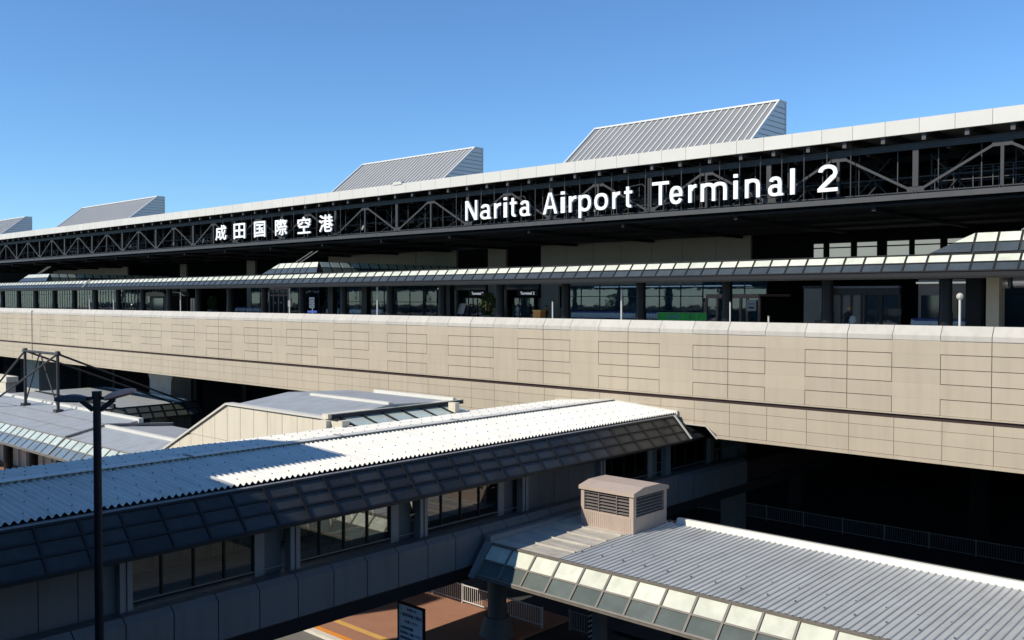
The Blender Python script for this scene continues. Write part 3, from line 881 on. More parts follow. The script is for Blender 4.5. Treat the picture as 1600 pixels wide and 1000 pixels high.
# right-hand features
pt = thing('beige_pillar', 'beige square pillar at the right end, its lower part in sun', 'pillar', (-16.2, 60, FL))
xa, xb = at(1541, 450, 59).x, at(1561, 450, 59).x
MB().box(xa, xb, 59, 60.2, FL, 16.28).build('shaft', 'beige', pt)
mc = thing('rounded_duct', 'pair of shiny rounded metal drums under the canopy at the right edge', 'duct', (-15, 60, 15.6))
p0 = at(1548, 443, 60); p1 = at(1577, 443, 60)
MB().tube((p0.x, 60, 15.95), (p1.x, 60, 15.95), .38, n=16).build('drum', 'mach', mc)
p0 = at(1585, 443, 60); p1 = at(1640, 443, 60)
MB().tube((p0.x, 60, 16.0), (p1.x, 60, 16.0), .38, n=16).build('drum', 'mach', mc)
gp = thing('grey_partition', 'grey panelled partition with a window, between the two right-hand black columns', 'partition', (-21, 66, FL))
xa, xb = at(1435, 450, 67).x, at(1525, 450, 67).x
MB().box(xa, xb, 67, 67.2, FL, 16.3).build('panels', 'kiosk', gp)
x2 = at(1468, 450, 66.9).x; x1_ = at(1437, 450, 66.9).x
MB().box(x1_ + .1, x2, 66.9, 66.98, 13.2, 15.2).build('window', 'skyblue', gp)
xq, xr = at(1488, 450, 66.9).x, at(1496, 450, 66.9).x
MB().box(xq, xr, 66.9, 66.98, FL, 15.2).build('door_panel', 'beige', gp)
for i, (xa_, xb_) in enumerate(((1432, 1466), (1485, 1515))):
    pa, pb = at(xa_, 440, 66.5), at(xb_, 440, 66.5)
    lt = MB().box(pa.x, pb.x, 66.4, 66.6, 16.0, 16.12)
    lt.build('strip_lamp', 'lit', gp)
# green barriers
GB = 'green mesh barriers on the forecourt'
for i, (a, b_) in enumerate(((1028, 1078), (1078.5, 1103.5))):
    pa, pb = at(a, 490, 64), at(b_, 490, 64)
    t_ = thing('mesh_barrier', ('wide bright green mesh barrier with a pale blue mark, left of its neighbour' if i == 0 else 'narrower bright green mesh barrier next to the brown vestibule'), 'barrier', ((pa.x + pb.x) / 2, 64, FL), GB)
    MB().box(pa.x + .06, pb.x - .06, 64, 64.02, FL + .1, 13.78).build('mesh', 'green', t_)
    f_ = MB(); n = 3 if i == 0 else 2
    for j in range(n + 1):
        x = pa.x + (pb.x - pa.x) * j / n; f_.box(x - .03, x + .03, 63.96, 64.04, FL, 13.84)
    f_.box(pa.x, pb.x, 63.97, 64.03, 13.80, 13.86).box(pa.x, pb.x, 63.97, 64.03, 13.2, 13.25)
    f_.build('frame', 'green2', t_)
    if i == 0:
        xm = (pa.x * .6 + pb.x * .4)
        e_ = MB()
        for j in range(5): e_.box(xm + j * .22 - .3, xm + j * .22 - .14, 63.94, 63.96, 13.4 + .05 * (j % 2), 13.66 - .06 * (j % 3))
        e_.build('blue_mark', 'blue', t_)
# luggage trolleys in rows
tr0 = thing('luggage_trolley', 'luggage trolley parked in the long row behind the green barriers and columns', 'trolley', (0, 0, 0), 'luggage trolleys nested in rows before the glass')
b_ = MB()
for s_ in (-.28, .28):
    b_.tube((s_, -.3, .12), (s_, .3, .95), .022, n=6).tube((s_, -.45, .14), (s_, .35, .14), .02, n=6)
b_.box(-.28, .28, .2, .23, .62, .9).box(-.28, .28, -.45, .3, .13, .15).tube((-.28, .05, .6), (.28, .05, .6), .02, n=6).box(-.27, .27, .1, .13, .4, .8)
for s_ in (-.24, .24): b_.tube((s_ - .02, -.35, .06), (s_ + .02, -.35, .06), .06, n=8)
local(b_, 'frame', 'trolley', tr0)
local(MB().tube((-.3, .33, 1.0), (.3, .33, 1.0), .03, n=8).box(-.10, .10, .12, .16, .84, .96), 'handle', 'trolley_b', tr0)
tr0.rotation_euler = (0, 0, math.radians(8))
first = True
rowsT = [(888, 990, 26, 72, 'before the blue glass by the green barriers'), (1002, 1030, 6, 72, 'end touching the green barriers'), (508, 536, 4, 72, 'beside the white timetable stand'), (545, 596, 9, 72, 'before dark glass below the glazed link'),
         (366, 410, 8, 72, 'just left of the brown doors'), (1428, 1468, 10, 64, 'before the grey partition'), (1486, 1523, 8, 64, 'right of the rightmost column')]
for (a, b2_, n, Yt, wh) in rowsT:
    xa, xb = at(a, 490, Yt).x, at(b2_, 490, Yt).x
    for i in range(n):
        loc = (xa + (xb - xa) * (i + .5) / n, Yt + .05 * (i % 2), FL + (.12 if Yt == 72 else .05))
        lb = 'chrome luggage trolley in the row ' + wh
        if first: tr0.location = loc; tr0['label'] = lb; first = False
        else: copy_thing(tr0, loc, lb)
# slim posts
GP = 'slim pale posts along the forecourt kerb'
for (x, yt, Yp, lb, r_) in ((1456 / 5 + 680, 453, 56, 'tall slim white post before the blue glass', .07), (918 / 5 + 680, 472, 56, 'short slim cream post right of the orange bin', .06), (1048 / 5 + 380, 449, 56, 'slim white post left of the potted plant, below the glazed link', .07),
                            (362 / 5 + 380, 450, 56, 'pale signal post with a box, near the brown doors', .08), (1100 / 5 + 1280, 466, 55, 'short cream post with a pale ball top near the right pillar', .07), (1141, 473, 56, 'short pale post before the brown vestibule', .05),
                            (1201, 495, 56, 'knee-high pale bollard right of the brown vestibule', .06), (140, 459, 56, 'slim white post with a cross arm, far left', .08), (177.5, 452, 56, 'slim white post without arms, far left', .08), (282, 457, 56, 'slim pale post left of the pair of cream boards', .07)):
    p_ = at(x, yt, Yp)
    t_ = thing('marker_post', lb, 'post', (p_.x, Yp, FL), GP)
    MB().tube((p_.x, Yp, FL), (p_.x, Yp, p_.z), r_, n=8).build('shaft', 'white', t_)
    hd = MB()
    if 'box' in lb: hd.box(p_.x - .12, p_.x + .3, Yp - .12, Yp + .12, 14.1, 14.75)
    elif 'ball' in lb: hd.ball((p_.x, Yp, p_.z + .1), .2)
    elif 'cross arm' in lb: hd.box(p_.x - .6, p_.x + .6, Yp - .06, Yp + .06, 15.1, 15.2)
    else: hd.tube((p_.x, Yp, p_.z), (p_.x, Yp, p_.z + .06), r_ * 1.35, n=8)
    hd.build('head', 'rail' if 'ball' not in lb else 'cap', t_)
# timetable stand
p_ = at(488, 478, 57)
t_ = thing('bus_stop_sign', 'white bus stop sign of three stacked panels with blue base', 'sign', (p_.x, 57, FL))
MB().box(p_.x - .06, p_.x + .06, 57, 57.06, FL, 15.1).build('post', 'rail', t_)
m_ = MB(); m2 = MB()
for j in range(3):
    m_.box(p_.x - .42, p_.x + .42, 56.92, 56.98, 14.0 + j * .38, 14.0 + j * .38 + .33); m2.box(p_.x - .3, p_.x + .3, 56.9, 56.918, 14.1 + j * .38, 14.1 + j * .38 + .08)
m_.build('panel', 'white', t_); m2.build('print', 'ink', t_)
MB().box(p_.x - .8, p_.x + .8, 56.96, 57.1, 13.5, 13.72).build('base_board', 'trolley_b', t_)
# planters
def plant(px, Yp, hgt, wid, lb):
    p_ = at(px, 480, Yp)
    t_ = thing('potted_shrub', lb, 'plant', (p_.x, Yp, FL), 'potted shrubs on the forecourt')
    MB().prism([(p_.x - .45, FL), (p_.x + .45, FL), (p_.x + .65, FL + .75), (p_.x - .65, FL + .75)], 'y', Yp - .5, Yp + .5).build('pot', 'pot', t_)
    lf = MB()
    for i in range(420):
        a = random.uniform(0, 6.283); u = random.random() ** .5; hh = random.uniform(0, 1)
        rr = wid * u * (.55 + .6 * math.sin(hh * 3.0)) * .8
        c = Vector((p_.x + rr * math.cos(a), Yp + rr * math.sin(a), FL + .8 + hgt * hh))
        e1 = Vector((random.gauss(0, 1), random.gauss(0, 1), random.gauss(0, 1))).normalized() * .16
        e2 = e1.orthogonal().normalized() * .07
        lf.add([c - e1, c + e2, c + e1, c - e2], [(0, 1, 2, 3)])
    lf.build('foliage', 'plant', t_, fix=False)
    st = MB()
    for i in range(4): st.tube((p_.x + .1 * i - .15, Yp, FL + .6), (p_.x + .3 * i - .45, Yp + .1, FL + .8 + hgt * .7), .03, .012, n=5)
    st.build('stems', 'wood', t_)
plant(762, 66, 2.1, 1.0, 'leafy shrub in a pale planter left of a black column, between the dark doorways')
plant(332, 72, 1.9, .9, 'dim leafy shrub far left behind the columns')
# orange bin and queue group
p_ = at(842, 493, 60)
t_ = thing('orange_bin', 'small orange bin beside the dark luggage at a doorway', 'bin', (p_.x, 60, FL))
MB().prism([(p_.x - .35, FL), (p_.x + .35, FL), (p_.x + .42, FL + 1.3), (p_.x - .42, FL + 1.3)], 'y', 59.7, 60.4).build('body', 'orange_b', t_)
MB().box(p_.x - .46, p_.x + .46, 59.66, 60.44, FL + 1.3, FL + 1.4).build('lid', 'cap_y', t_)
p_ = at(718, 490, 62)
t_ = thing('notice_stand', 'tilted pale notice stand left of the left doorway', 'notice stand', (p_.x, 62, FL))
MB().hexa([(p_.x - .35, 62, FL + .9), (p_.x + .5, 62, FL + .9), (p_.x + .5, 62.05, FL + .9), (p_.x - .35, 62.05, FL + .9), (p_.x - .25, 62.3, FL + 1.9), (p_.x + .6, 62.3, FL + 1.9), (p_.x + .6, 62.35, FL + 1.9), (p_.x - .25, 62.35, FL + 1.9)]).build('board', 'white', t_)
MB().box(p_.x, p_.x + .1, 62.1, 62.2, FL, FL + 1).build('post', 'rail', t_)
for (px, lb) in ((270 * .15 + 200 + 60, ''),):
    pass
p_ = at(301, 480, 60)
t_ = thing('cream_board', 'pair of narrow salmon boards standing far left behind the parapet', 'board', (p_.x, 60, FL))
MB().box(p_.x - .55, p_.x - .1, 60, 60.1, FL, 15.0).build('board', 'vent', t_); MB().box(p_.x + .05, p_.x + .45, 60, 60.1, FL, 15.0).build('board', 'vent', t_)
kk = thing('ticket_kiosk', 'grey kiosk with an arched roof and glass doors far left', 'kiosk', (at(246, 470, 62).x, 62, FL))
xa, xb = at(234, 470, 62).x, at(260, 470, 62).x
MB().box(xa, xb, 62, 65, FL, 15.3).build('body', 'steel', kk)
MB().prism([(xa - .6, 15.3), (xb + .6, 15.3), (xb + .2, 15.75), ((xa + xb) / 2, 15.95), (xa - .2, 15.75)], 'y', 61.5, 65.2).build('roof', 'conc_l', kk)
MB().box(xa + .8, xb - .8, 61.94, 61.99, FL, 15.0).build('door', 'skyblue', kk)
bd = thing('bronze_doors', 'brown framed double doors in the dark frontage left of the bus stop sign', 'doors', (at(438, 470, 72).x, 72, FL))
xa, xb = at(421, 470, 72).x, at(450, 470, 72).x
m_ = MB().box(xa, xb, 72, 72.15, 16.2, 16.45).box(xa, xb, 72, 72.15, 15.3, 15.5)
for t2 in (0, .22, .5, .78, 1): m_.box(xa + (xb - xa) * t2 - .1, xa + (xb - xa) * t2 + .1, 71.97, 72.15, FL, 16.2)
m_.build('frame', 'wood', bd); MB().box(xa, xb, 72.05, 72.1, FL, 16.2).build('glass', 'skyblue', bd)
m_ = MB()
for t2 in (.35, .66): m_.ball((xa + (xb - xa) * t2, 71.9, 14.4), .13, sy=.2)
m_.build('sticker', 'white', bd)
for i, (px, py, lb) in enumerate(((205.5, 474, 'round white disc sign on a dark wall at far left'), (1452, 477, 'small pale wall clock face'),)):
    if i: break
    p_ = at(px, py, 66)
    t_ = thing('disc_sign', lb, 'sign', (p_.x, 66, p_.z))
    MB().tube((p_.x, 66, p_.z), (p_.x, 66.05, p_.z), .32, n=16).build('disc', 'white', t_)
    MB().tube((p_.x, 66.06, FL), (p_.x, 66.06, p_.z), .04, n=8).build('post', 'steel', t_)

# ---- people on the forecourt (only heads and shoulders show above the parapet)
def person(px, Yp, lb, hgt, lean, headcol, topcol, bottom='cloth', turn=0.0):
    x = at(px, 490, Yp).x
    t_ = bpy.data.objects.new('person', None); COL.objects.link(t_); t_.location = (x, Yp, FL); tag(t_, lb, 'person')
    s = hgt / 1.7
    J = {}
    V = []; E = []; R = []
    def j(name, p, r, par=None):
        J[name] = len(V); V.append((p[0] * s + lean * max(0, p[2] - .9) * s, p[1] * s, p[2] * s)); R.append(r * s)
        if par is not None: E.append((J[par], J[name]))
    j('pelvis', (0, 0, .95), .15); j('waist', (0, 0, 1.08), .135, 'pelvis'); j('chest', (0, 0, 1.3), .165, 'waist'); j('neck0', (0, 0, 1.44), .075, 'chest'); j('neck', (0, -.01, 1.5), .055, 'neck0')
    j('head0', (0, -.02, 1.57), .085, 'neck'); j('head1', (0, -.02, 1.66), .09, 'head0')
    for sg_, nm in ((-1, 'l'), (1, 'r')):
        j('sh' + nm, (sg_ * .18, 0, 1.38), .06, 'chest'); j('el' + nm, (sg_ * .25, -.04, 1.12), .045, 'sh' + nm); j('wr' + nm, (sg_ * .22, -.25, 1.0), .03, 'el' + nm); j('hand' + nm, (sg_ * .2, -.34, .98), .035, 'wr' + nm)
        j('hip' + nm, (sg_ * .09, 0, .86), .10, 'pelvis'); j('kn' + nm, (sg_ * .1, -.03 * sg_, .48), .065, 'hip' + nm); j('an' + nm, (sg_ * .1, .04 * sg_, .08), .045, 'kn' + nm); j('to' + nm, (sg_ * .11, -.14, .04), .04, 'an' + nm)
    me = bpy.data.meshes.new('body'); me.from_pydata(V, E, [])
    o = bpy.data.objects.new('body', me); COL.objects.link(o); o.parent = t_
    sk = o.modifiers.new('skin', 'SKIN'); o.modifiers.new('sub', 'SUBSURF').levels = 1
    for i, d in enumerate(me.skin_vertices[0].data): d.radius = (R[i], R[i] * .8); d.use_root = (i == 0)
    me.materials.append(M[topcol])
    hc = V[J['head1']]
    h_ = MB().ball((hc[0], hc[1], hc[2] - .02), .115 * s, .85, 1, 1.15).ball((hc[0], hc[1] - .11 * s, hc[2] - .02), .022 * s)
    for sg_ in (-1, 1): h_.ball((hc[0] + sg_ * .1 * s, hc[1], hc[2] - .02), .03 * s, .5, 1, 1.2)
    oh = local(h_, 'face', 'skin', o, True)
    local(MB().ball((hc[0], hc[1] + .02, hc[2] + .03), .122 * s, .9, 1, .95), 'hair' if headcol == 'hair' else 'cap', headcol, o, True)
    return t_
person(1322, 62, 'person in dark jacket and yellow cap leaning over a pale bundle near the entrance', 1.72, .25, 'cap_y', 'cloth')
p_ = at(1328, 492, 61.6)
t_ = thing('pale_bundle', 'white and blue bundle held up beside the person in the yellow cap', 'bag', (p_.x, 61.6, FL))
MB().ball((p_.x + .2, 61.6, 13.55), .22, 1.1, .7, 1.3).build('bag', 'cloth_w', t_); MB().box(p_.x - .25, p_.x + .25, 61.4, 61.8, FL, 13.3).build('cart', 'trolley', t_)
person(853, 61, 'person in dark clothes standing by the orange bin', 1.66, 0, 'hair', 'cloth')
person(735, 72, 'person in black standing in the left doorway', 1.7, 0, 'hair', 'cloth')
person(809, 74, 'person in white shirt standing inside the right doorway', 1.7, 0, 'hair', 'cloth_w')
person(827, 74, 'person in a dark coat at the right side of the right doorway', 1.68, 0, 'hair', 'cloth')

# ================================================================== FOOTBRIDGE
fb = thing('covered_footbridge', 'covered footbridge with white corrugated roof and smoked glass skirt crossing to the roadway', 'footbridge', (-29, 20, 0))
RX, RZ = -30.1, 9.42
EX, EZ, FXf = -26.0, 9.12, -34.1
def corr(xa, za, xb, zb, y0, y1, pitch, amp, n=6, t=.012):
    c_ = MB(); k_ = int((y1 - y0) / pitch * n); vs = []; 
    for i in range(k_ + 1):
        y = y0 + pitch * i / n
        d = amp * math.cos(2 * math.pi * i / n)
        vs += [(xa, y, za + d), (xb, y, zb + d)]
    fs = [(2 * i, 2 * i + 1, 2 * i + 3, 2 * i + 2) for i in range(k_)]
    c_.add(vs, fs)
    return c_
Y0F, Y1F = -6.0, 40.86
corr(RX + .02, RZ, EX, EZ, Y0F, Y1F, .215, .05, n=8).build('roof_sheet', 'corr', fb, smooth=False, fix=False)
corr(FXf, EZ + .02, RX - .05, RZ + .02, Y0F, Y1F, .215, .045, n=8).build('roof_sheet', 'corr', fb, smooth=False, fix=False)
MB().box(RX - .26, RX + .22, Y0F, Y1F, RZ + .075, RZ + .10).box(RX - .02, RX + .0, Y0F, Y1F, RZ - .3, RZ + .04).build('ridge_flashing', 'corr', fb)
m_ = MB(); y = 3.2
while y < 40:
    MB().box(RX - .29, RX + .26, y, y + .1, RZ + .09, RZ + .13).build('ridge_clip', 'conc_l', fb); y += 6.45
MB().hexa([(RX, Y0F, RZ - .25), (EX - .08, Y0F, EZ - .22), (EX - .08, Y1F, EZ - .22), (RX, Y1F, RZ - .25), (RX, Y0F, RZ - .08), (EX - .08, Y0F, EZ - .075), (EX - .08, Y1F, EZ - .075), (RX, Y1F, RZ - .08)]).hexa(
    [(FXf + .08, Y0F, EZ - .22), (RX - .01, Y0F, RZ - .25), (RX - .01, Y1F, RZ - .25), (FXf + .08, Y1F, EZ - .22), (FXf + .08, Y0F, EZ - .075), (RX - .01, Y0F, RZ - .08), (RX - .01, Y1F, RZ - .08), (FXf + .08, Y1F, EZ - .075)]).build('roof_deck', 'void', fb)
# verge flashing at the far end
MB().hexa([(RX, Y1F, RZ - .1), (EX + .08, Y1F, EZ - .1), (EX + .08, Y1F + .12, EZ - .1), (RX, Y1F + .12, RZ - .1), (RX, Y1F, RZ + .09), (EX + .08, Y1F, EZ + .09), (EX + .08, Y1F + .12, EZ + .09), (RX, Y1F + .12, RZ + .09)]).hexa(
    [(FXf, Y1F, EZ - .1), (RX, Y1F, RZ - .1), (RX, Y1F + .12, RZ - .1), (FXf, Y1F + .12, EZ - .1), (FXf, Y1F, EZ + .09), (RX, Y1F, RZ + .09), (RX, Y1F + .12, RZ + .09), (FXf, Y1F + .12, EZ + .09)]).build('verge_flashing', 'flash', fb)
# fixing caps on the sheets
bt = MB(); i = 0; y = 3.0
while y < 40.5:
    for j, x in enumerate((-26.5, -27.6, -28.7, -29.7, -31.1, -32.3, -33.5)):
        if (i + j) % 3 == 0:
            zr = RZ + (EZ - RZ) * (x - RX) / (EX - RX) if x > RX else RZ + (EZ + .02 - RZ) * (x - RX) / (FXf - RX)
            bt.tube((x, y, zr + .045), (x, y, zr + .075), .017, n=6)
    y += .215; i += 1
bt.build('roof_bolts', 'steel', fb)
# gutter band
gt = MB(); y = Y0F
while y < Y1F:
    gt.box(EX - .06, EX + .20, y + .01, min(y + 1.15, Y1F) - .01, EZ - .20, EZ - .09); y += 1.15
gt.build('gutter_cover', 'conc_l', fb)
fringe(fb, 'y', Y0F, 40.3, -24.80, 7.90, -25.78, 8.96, (.36, .68), ('pane_dark', 'pane_dark', 'pane_dark'), 1.155, 'bar', off=.42, bw=.08, thick=.05)
MB().box(-24.95, -24.76, Y0F, 43.8, 7.80, 7.885).build('drip_edge', 'bar', fb)
fringe(fb, 'y', 40.5, 43.8, -24.80, 7.90, -25.45, 8.5, (.5,), ('pane_dark', 'pane_dark'), 1.1, 'bar', off=.3, bw=.08)
MB().beam((-25.80, 40.4, 9.0), (-24.80, 40.4, 7.92), .14, .12, up=(1, 0, 1)).build('end_trim', 'flash', fb)
# vents cut in the near end of the skirt
m_ = MB()
for y in (8.05, 8.75):
    m_.hexa([(-25.52, y, 8.60), (-25.52, y + .5, 8.60), (-25.62, y + .5, 8.60), (-25.62, y, 8.60), (-25.66, y, 8.78), (-25.66, y + .5, 8.78), (-25.76, y + .5, 8.78), (-25.76, y, 8.78)])
m_.build('skirt_vent', 'conc_l', fb)
# side: shelf, bevelled parapet panels
pp = MB(); y = 13.21 - 1.43 * 14
while y < 47:
    prof = [(-26.75, 5.72), (-26.75, 5.84), (-25.72, 5.97), (-25.5, 5.80), (-25.5, 4.58), (-25.62, 4.50), (-25.62, 5.72)]
    pp.prism(prof, 'y', y + .018, y + 1.412)
    y += 1.43
pp.build('parapet_panel', 'conc', fb)
MB().box(-26.6, -25.64, Y0F, 60, 4.62, 5.70).build('parapet_core', 'groove', fb)
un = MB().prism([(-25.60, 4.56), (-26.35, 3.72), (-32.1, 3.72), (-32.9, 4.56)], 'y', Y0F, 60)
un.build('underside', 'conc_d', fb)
MB().box(-32.9, -26.0, Y0F, 60, 4.61, 5.0).build('floor', 'pier', fb)
# far side wall (low) and its rail
MB().box(-32.9, -32.7, Y0F, 60, 5.01, 5.62).box(-32.9, -32.75, Y0F, 60, 7.9, 9.0).build('far_wall', 'cream', fb)
m_ = MB()
for y in [Y0F + 1.15 * i for i in range(56)]: m_.box(-32.88, -32.78, y, y + .07, 5.62, 7.9)
m_.build('far_mullions', 'bar', fb)
m_ = MB().tube((-32.5, 0, 5.85), (-32.5, 50, 5.85), .05, n=8).box(-26.66, -26.35 - .3, 0, 46, 6.02, 6.05)
for i in range(40): m_.box(-32.62, -32.5, 1 + 1.15 * i, 1.15 + 1.15 * i, 5.1, 5.8)
m_.tube((-27.2, 12, 6.35), (-27.2, 50, 6.35), .04, n=8)
for i in range(42): m_.tube((-27.2, 12 + .9 * i, 5.0), (-27.2, 12 + .9 * i, 6.35), .02, n=6)
m_.build('handrail', 'rail', fb)
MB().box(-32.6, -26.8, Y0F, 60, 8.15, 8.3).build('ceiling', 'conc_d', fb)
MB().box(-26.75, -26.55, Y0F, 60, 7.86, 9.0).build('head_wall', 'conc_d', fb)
# bays
piers = [12.0 - 5.77 * i for i in (3, 2, 1)] + [11.97, 17.75, 23.54, 29.36, 34.86, 40.45, 46.2]
kinds = ['b', 'b', 'b', 'w', 'w', 'w', 'b', 'w', 'w']
for i in range(len(piers) - 1):
    a, b_ = piers[i], piers[i + 1]
    MB().box(-26.62, -26.28, a, a + .13, 5.86, 7.9).box(-26.62, -26.32, a + .15, a + .20, 5.86, 7.9).box(-26.62, -26.28, a + .22, a + .38, 5.86, 7.9).build('wall_pier', 'conc_l', fb)
    if kinds[i] == 'b':
        w_ = MB(); n = 5; d = (b_ - a - .4) / n
        for j in range(n): w_.box(-26.72, -26.56, a + .4 + d * j + .012, a + .4 + d * (j + 1) - .012, 5.86, 7.9)
        w_.build('blank_wall', 'conc', fb)
        MB().box(-26.9, -26.73, a, b_, 5.6, 8.0).build('wall_backing', 'groove', fb)
    else:
        we = b_ - 1.15
        f_ = MB(); n = 4; d = (we - a - .42) / n
        for j in range(n + 1):
            y = a + .42 + d * j; f_.box(-26.80, -26.68, y - .03, y + .03, 6.02, 7.9)
        f_.box(-26.82, -26.66, a + .39, we, 5.94, 6.04).box(-26.80, -26.68, a + .39, we, 6.02, 6.06)
        fo = f_.build('window', 'bar', fb)
        for j in range(n):
            y = a + .42 + d * j
            MB().box(-26.75, -26.735, y + .03, y + d - .03, 6.05, 7.9).build('pane', 'g_walk', fo)
        MB().box(-26.82, -26.62, we, we + .36, 5.86, 7.9).build('jamb', 'conc_l', fb)
        MB().box(-26.98, -26.86, we + .30, b_, 5.6, 7.95).build('recess', 'conc', fb)
# piers under the bridge
for (x, y) in ((-28.1, 29.7), (-28.1, 10.0)):
    MB().tube((x, y, .1), (x, y, 3.74), .42, n=28).build('column', 'pier', fb)
    MB().tube((x, y, .12), (x, y, .95), .80, .56, n=28).build('column_base', 'pier', fb)

# ================================================================== NEAR CANOPY (bottom right)
nc = thing('ribbed_roof_canopy', 'low canopy at bottom right with ribbed grey roof and bright glazed edge', 'canopy', (-10, 29, 0))
CX0, CX1, CYf, CYb = -25.2, 12.0, 26.1, 33.0
Zf, Zb = 5.46, 5.62
fringe(nc, 'x', CX0 + .3, CX1, 25.12, 4.42, 26.05, 5.42, (.48,), ('pane_grey', 'pane_white'), 1.155, 'bar_b', off=1.14, bw=.075, thick=.06)
MB().box(CX0 + .3, CX1, 25.05, 25.2, 4.33, 4.40).box(CX0 + .3, CX1, 25.98, 26.12, 5.40, 5.47).build('edge_beam', 'bar_b', nc)
MB().box(CX0 + .3, CX1, 25.25, 33.2, 4.25, 4.31).build('soffit', 'void', nc)
MB().box(CX0, CX1, CYf, CYb, 4.4, 5.38).build('roof_core', 'conc_d', nc)
# ribbed sheet
rb = MB(); x = -21.55; pit = .235
prof_ = [(0, 0), (.10, 0), (.115, .028), (.14, .042), (.165, .042), (.19, .028), (.205, 0), (.235, 0)]
vs = []
xs2 = []
while x < CX1:
    for (dx, dz) in prof_[:-1]: xs2.append((x + dx, dz))
    x += pit
for (xx, dz) in xs2: vs += [(xx, CYf - .02, Zf + dz), (xx, CYb, Zb + dz)]
rb.add(vs, [(2 * i, 2 * i + 2, 2 * i + 3, 2 * i + 1) for i in range(len(xs2) - 1)])
rb.build('ribbed_sheet', 'corr_g', nc, fix=False)
m_ = MB(); x = -21.4; i = 0
while x < CX1:
    for j in range(5):
        if (i + j) % 2 == 0: m_.box(x - .02, x + .02, 27.2 + j * 1.25, 27.26 + j * 1.25, Zf + .07, Zf + .11)
    x += pit * 2; i += 1
m_.build('roof_screws', 'pane_grey', nc)
# weathered flat pan near the footbridge
pn = MB(); y = CYf
n = 7; d = (CYb - CYf) / n
for i in range(n):
    zz = lambda y_: Zf + (Zb - Zf) * (y_ - CYf) / (CYb - CYf)
    ya, yb = CYf + d * i, CYf + d * (i + 1)
    pn.hexa([(CX0, ya + .01, 5.40), (-21.6, ya + .01, 5.40), (-21.6, yb - .01, 5.40), (CX0, yb - .01, 5.40), (CX0, ya + .01, zz(ya)), (-21.6, ya + .01, zz(ya)), (-21.6, yb - .01, zz(yb)), (CX0, yb - .01, zz(yb))])
    pn.box(CX0, -21.6, yb - .03, yb + .02, 5.42, zz(yb) + .05)
pn.build('flat_pan', 'pan', nc)
MB().box(CX0 - .05, CX0 + .25, CYf - .1, CYb, 5.42, 5.72).hexa([(CX0 - .02, 25.0, 4.3), (CX0 + .28, 25.0, 4.3), (CX0 + .28, 25.2, 4.3), (CX0 - .02, 25.2, 4.3), (CX0 - .02, 25.95, 5.5), (CX0 + .28, 25.95, 5.5), (CX0 + .28, 26.15, 5.5), (CX0 - .02, 26.15, 5.5)]).build('end_gutter', 'conc_l', nc)
# back flashing and gutter
MB().hexa([(-20.9, 32.9, 5.62), (CX1, 32.9, 5.62), (CX1, 33.15, 5.62), (-20.9, 33.15, 5.62), (-20.9, 32.98, 5.86), (CX1, 32.98, 5.86), (CX1, 33.15, 5.86), (-20.9, 33.15, 5.86)]).build('ridge_flashing', 'flash', nc)
MB().box(-20.9, CX1, 33.16, 33.5, 5.6, 5.80).box(-21.6, CX1, 33.16, 33.5, 4.4, 5.6).build('rear_gutter', 'bar', nc)
x = -21.6
while x < 6:
    MB().tube((x, 28.6, .12), (x, 28.6, 4.3), .30, n=20).build('column', 'pier', nc); x += 6.9
MB().box(-20.9, -19.7, 32.6, 33.1, .12, 4.3).build('column', 'conc_d', nc)
tag(MB().box(-24.6, 4, 33.52, 40.9, 0.125, 0.14).build('service_path', 'asphalt'), kind='structure')

# ---- rooftop ventilator
vt = thing('roof_ventilator', 'beige louvred ventilator box with a shallow hipped lid on the canopy roof', 'ventilator', (-22.7, 31.6, 5.5))
bx0, bx1, by0, by1 = -23.98, -21.33, 30.45, 32.85
zb_, zl, zt_ = 5.40, 6.22, 7.06
m_ = MB().box(bx0, bx1, by0, by1, zb_, zl)
m_.build('base', 'vent', vt)
rib = MB(); x = bx0 + .1
while x < bx1 - .05: rib.box(x - .008, x + .008, by0 - .012, by0, zb_ + .1, zl - .05); x += .1
rib.build('base_ribs', 'vent', vt)
MB().box(bx0 + .2, bx1 - .2, by0 + .25, by1 - .2, zl, zt_).build('louvre_void', 'void', vt)
po = MB()
for (x0_, x1__) in ((bx0, bx0 + .17), (bx1 - .2, bx1)):
    for (y0_, y1_) in ((by0, by0 + .2), (by1 - .2, by1)):
        MB().box(x0_, x1__, y0_, y1_, zl + .004, zt_).build('corner_post', 'vent', vt)
lv = MB()
for i in range(6):
    z = zl + .07 + i * .13
    lv.hexa([(bx0 + .17, by0 + .03, z), (bx1 - .2, by0 + .03, z), (bx1 - .2, by0 + .13, z + .03), (bx0 + .17, by0 + .13, z + .03),
             (bx0 + .17, by0 + .03, z + .02), (bx1 - .2, by0 + .03, z + .02), (bx1 - .2, by0 + .13, z + .05), (bx0 + .17, by0 + .13, z + .05)])
    lv.hexa([(bx1 - .15, by0 + .2, z + .05), (bx1 - .03, by0 + .2, z), (bx1 - .03, by1 - .2, z), (bx1 - .15, by1 - .2, z + .05),
             (bx1 - .15, by0 + .2, z + .075), (bx1 - .03, by0 + .2, z + .025), (bx1 - .03, by1 - .2, z + .025), (bx1 - .15, by1 - .2, z + .075)])
for t_2 in (.34, .68): lv.box(bx0 + (bx1 - bx0) * t_2 - .02, bx0 + (bx1 - bx0) * t_2 + .02, by0 + .02, by0 + .16, zl, zt_)
lv.build('louvre_blades', 'louver', vt)
e = .07
ld = MB().box(bx0 - e, bx1 + e, by0 - e, by1 + e, zt_, zt_ + .15)
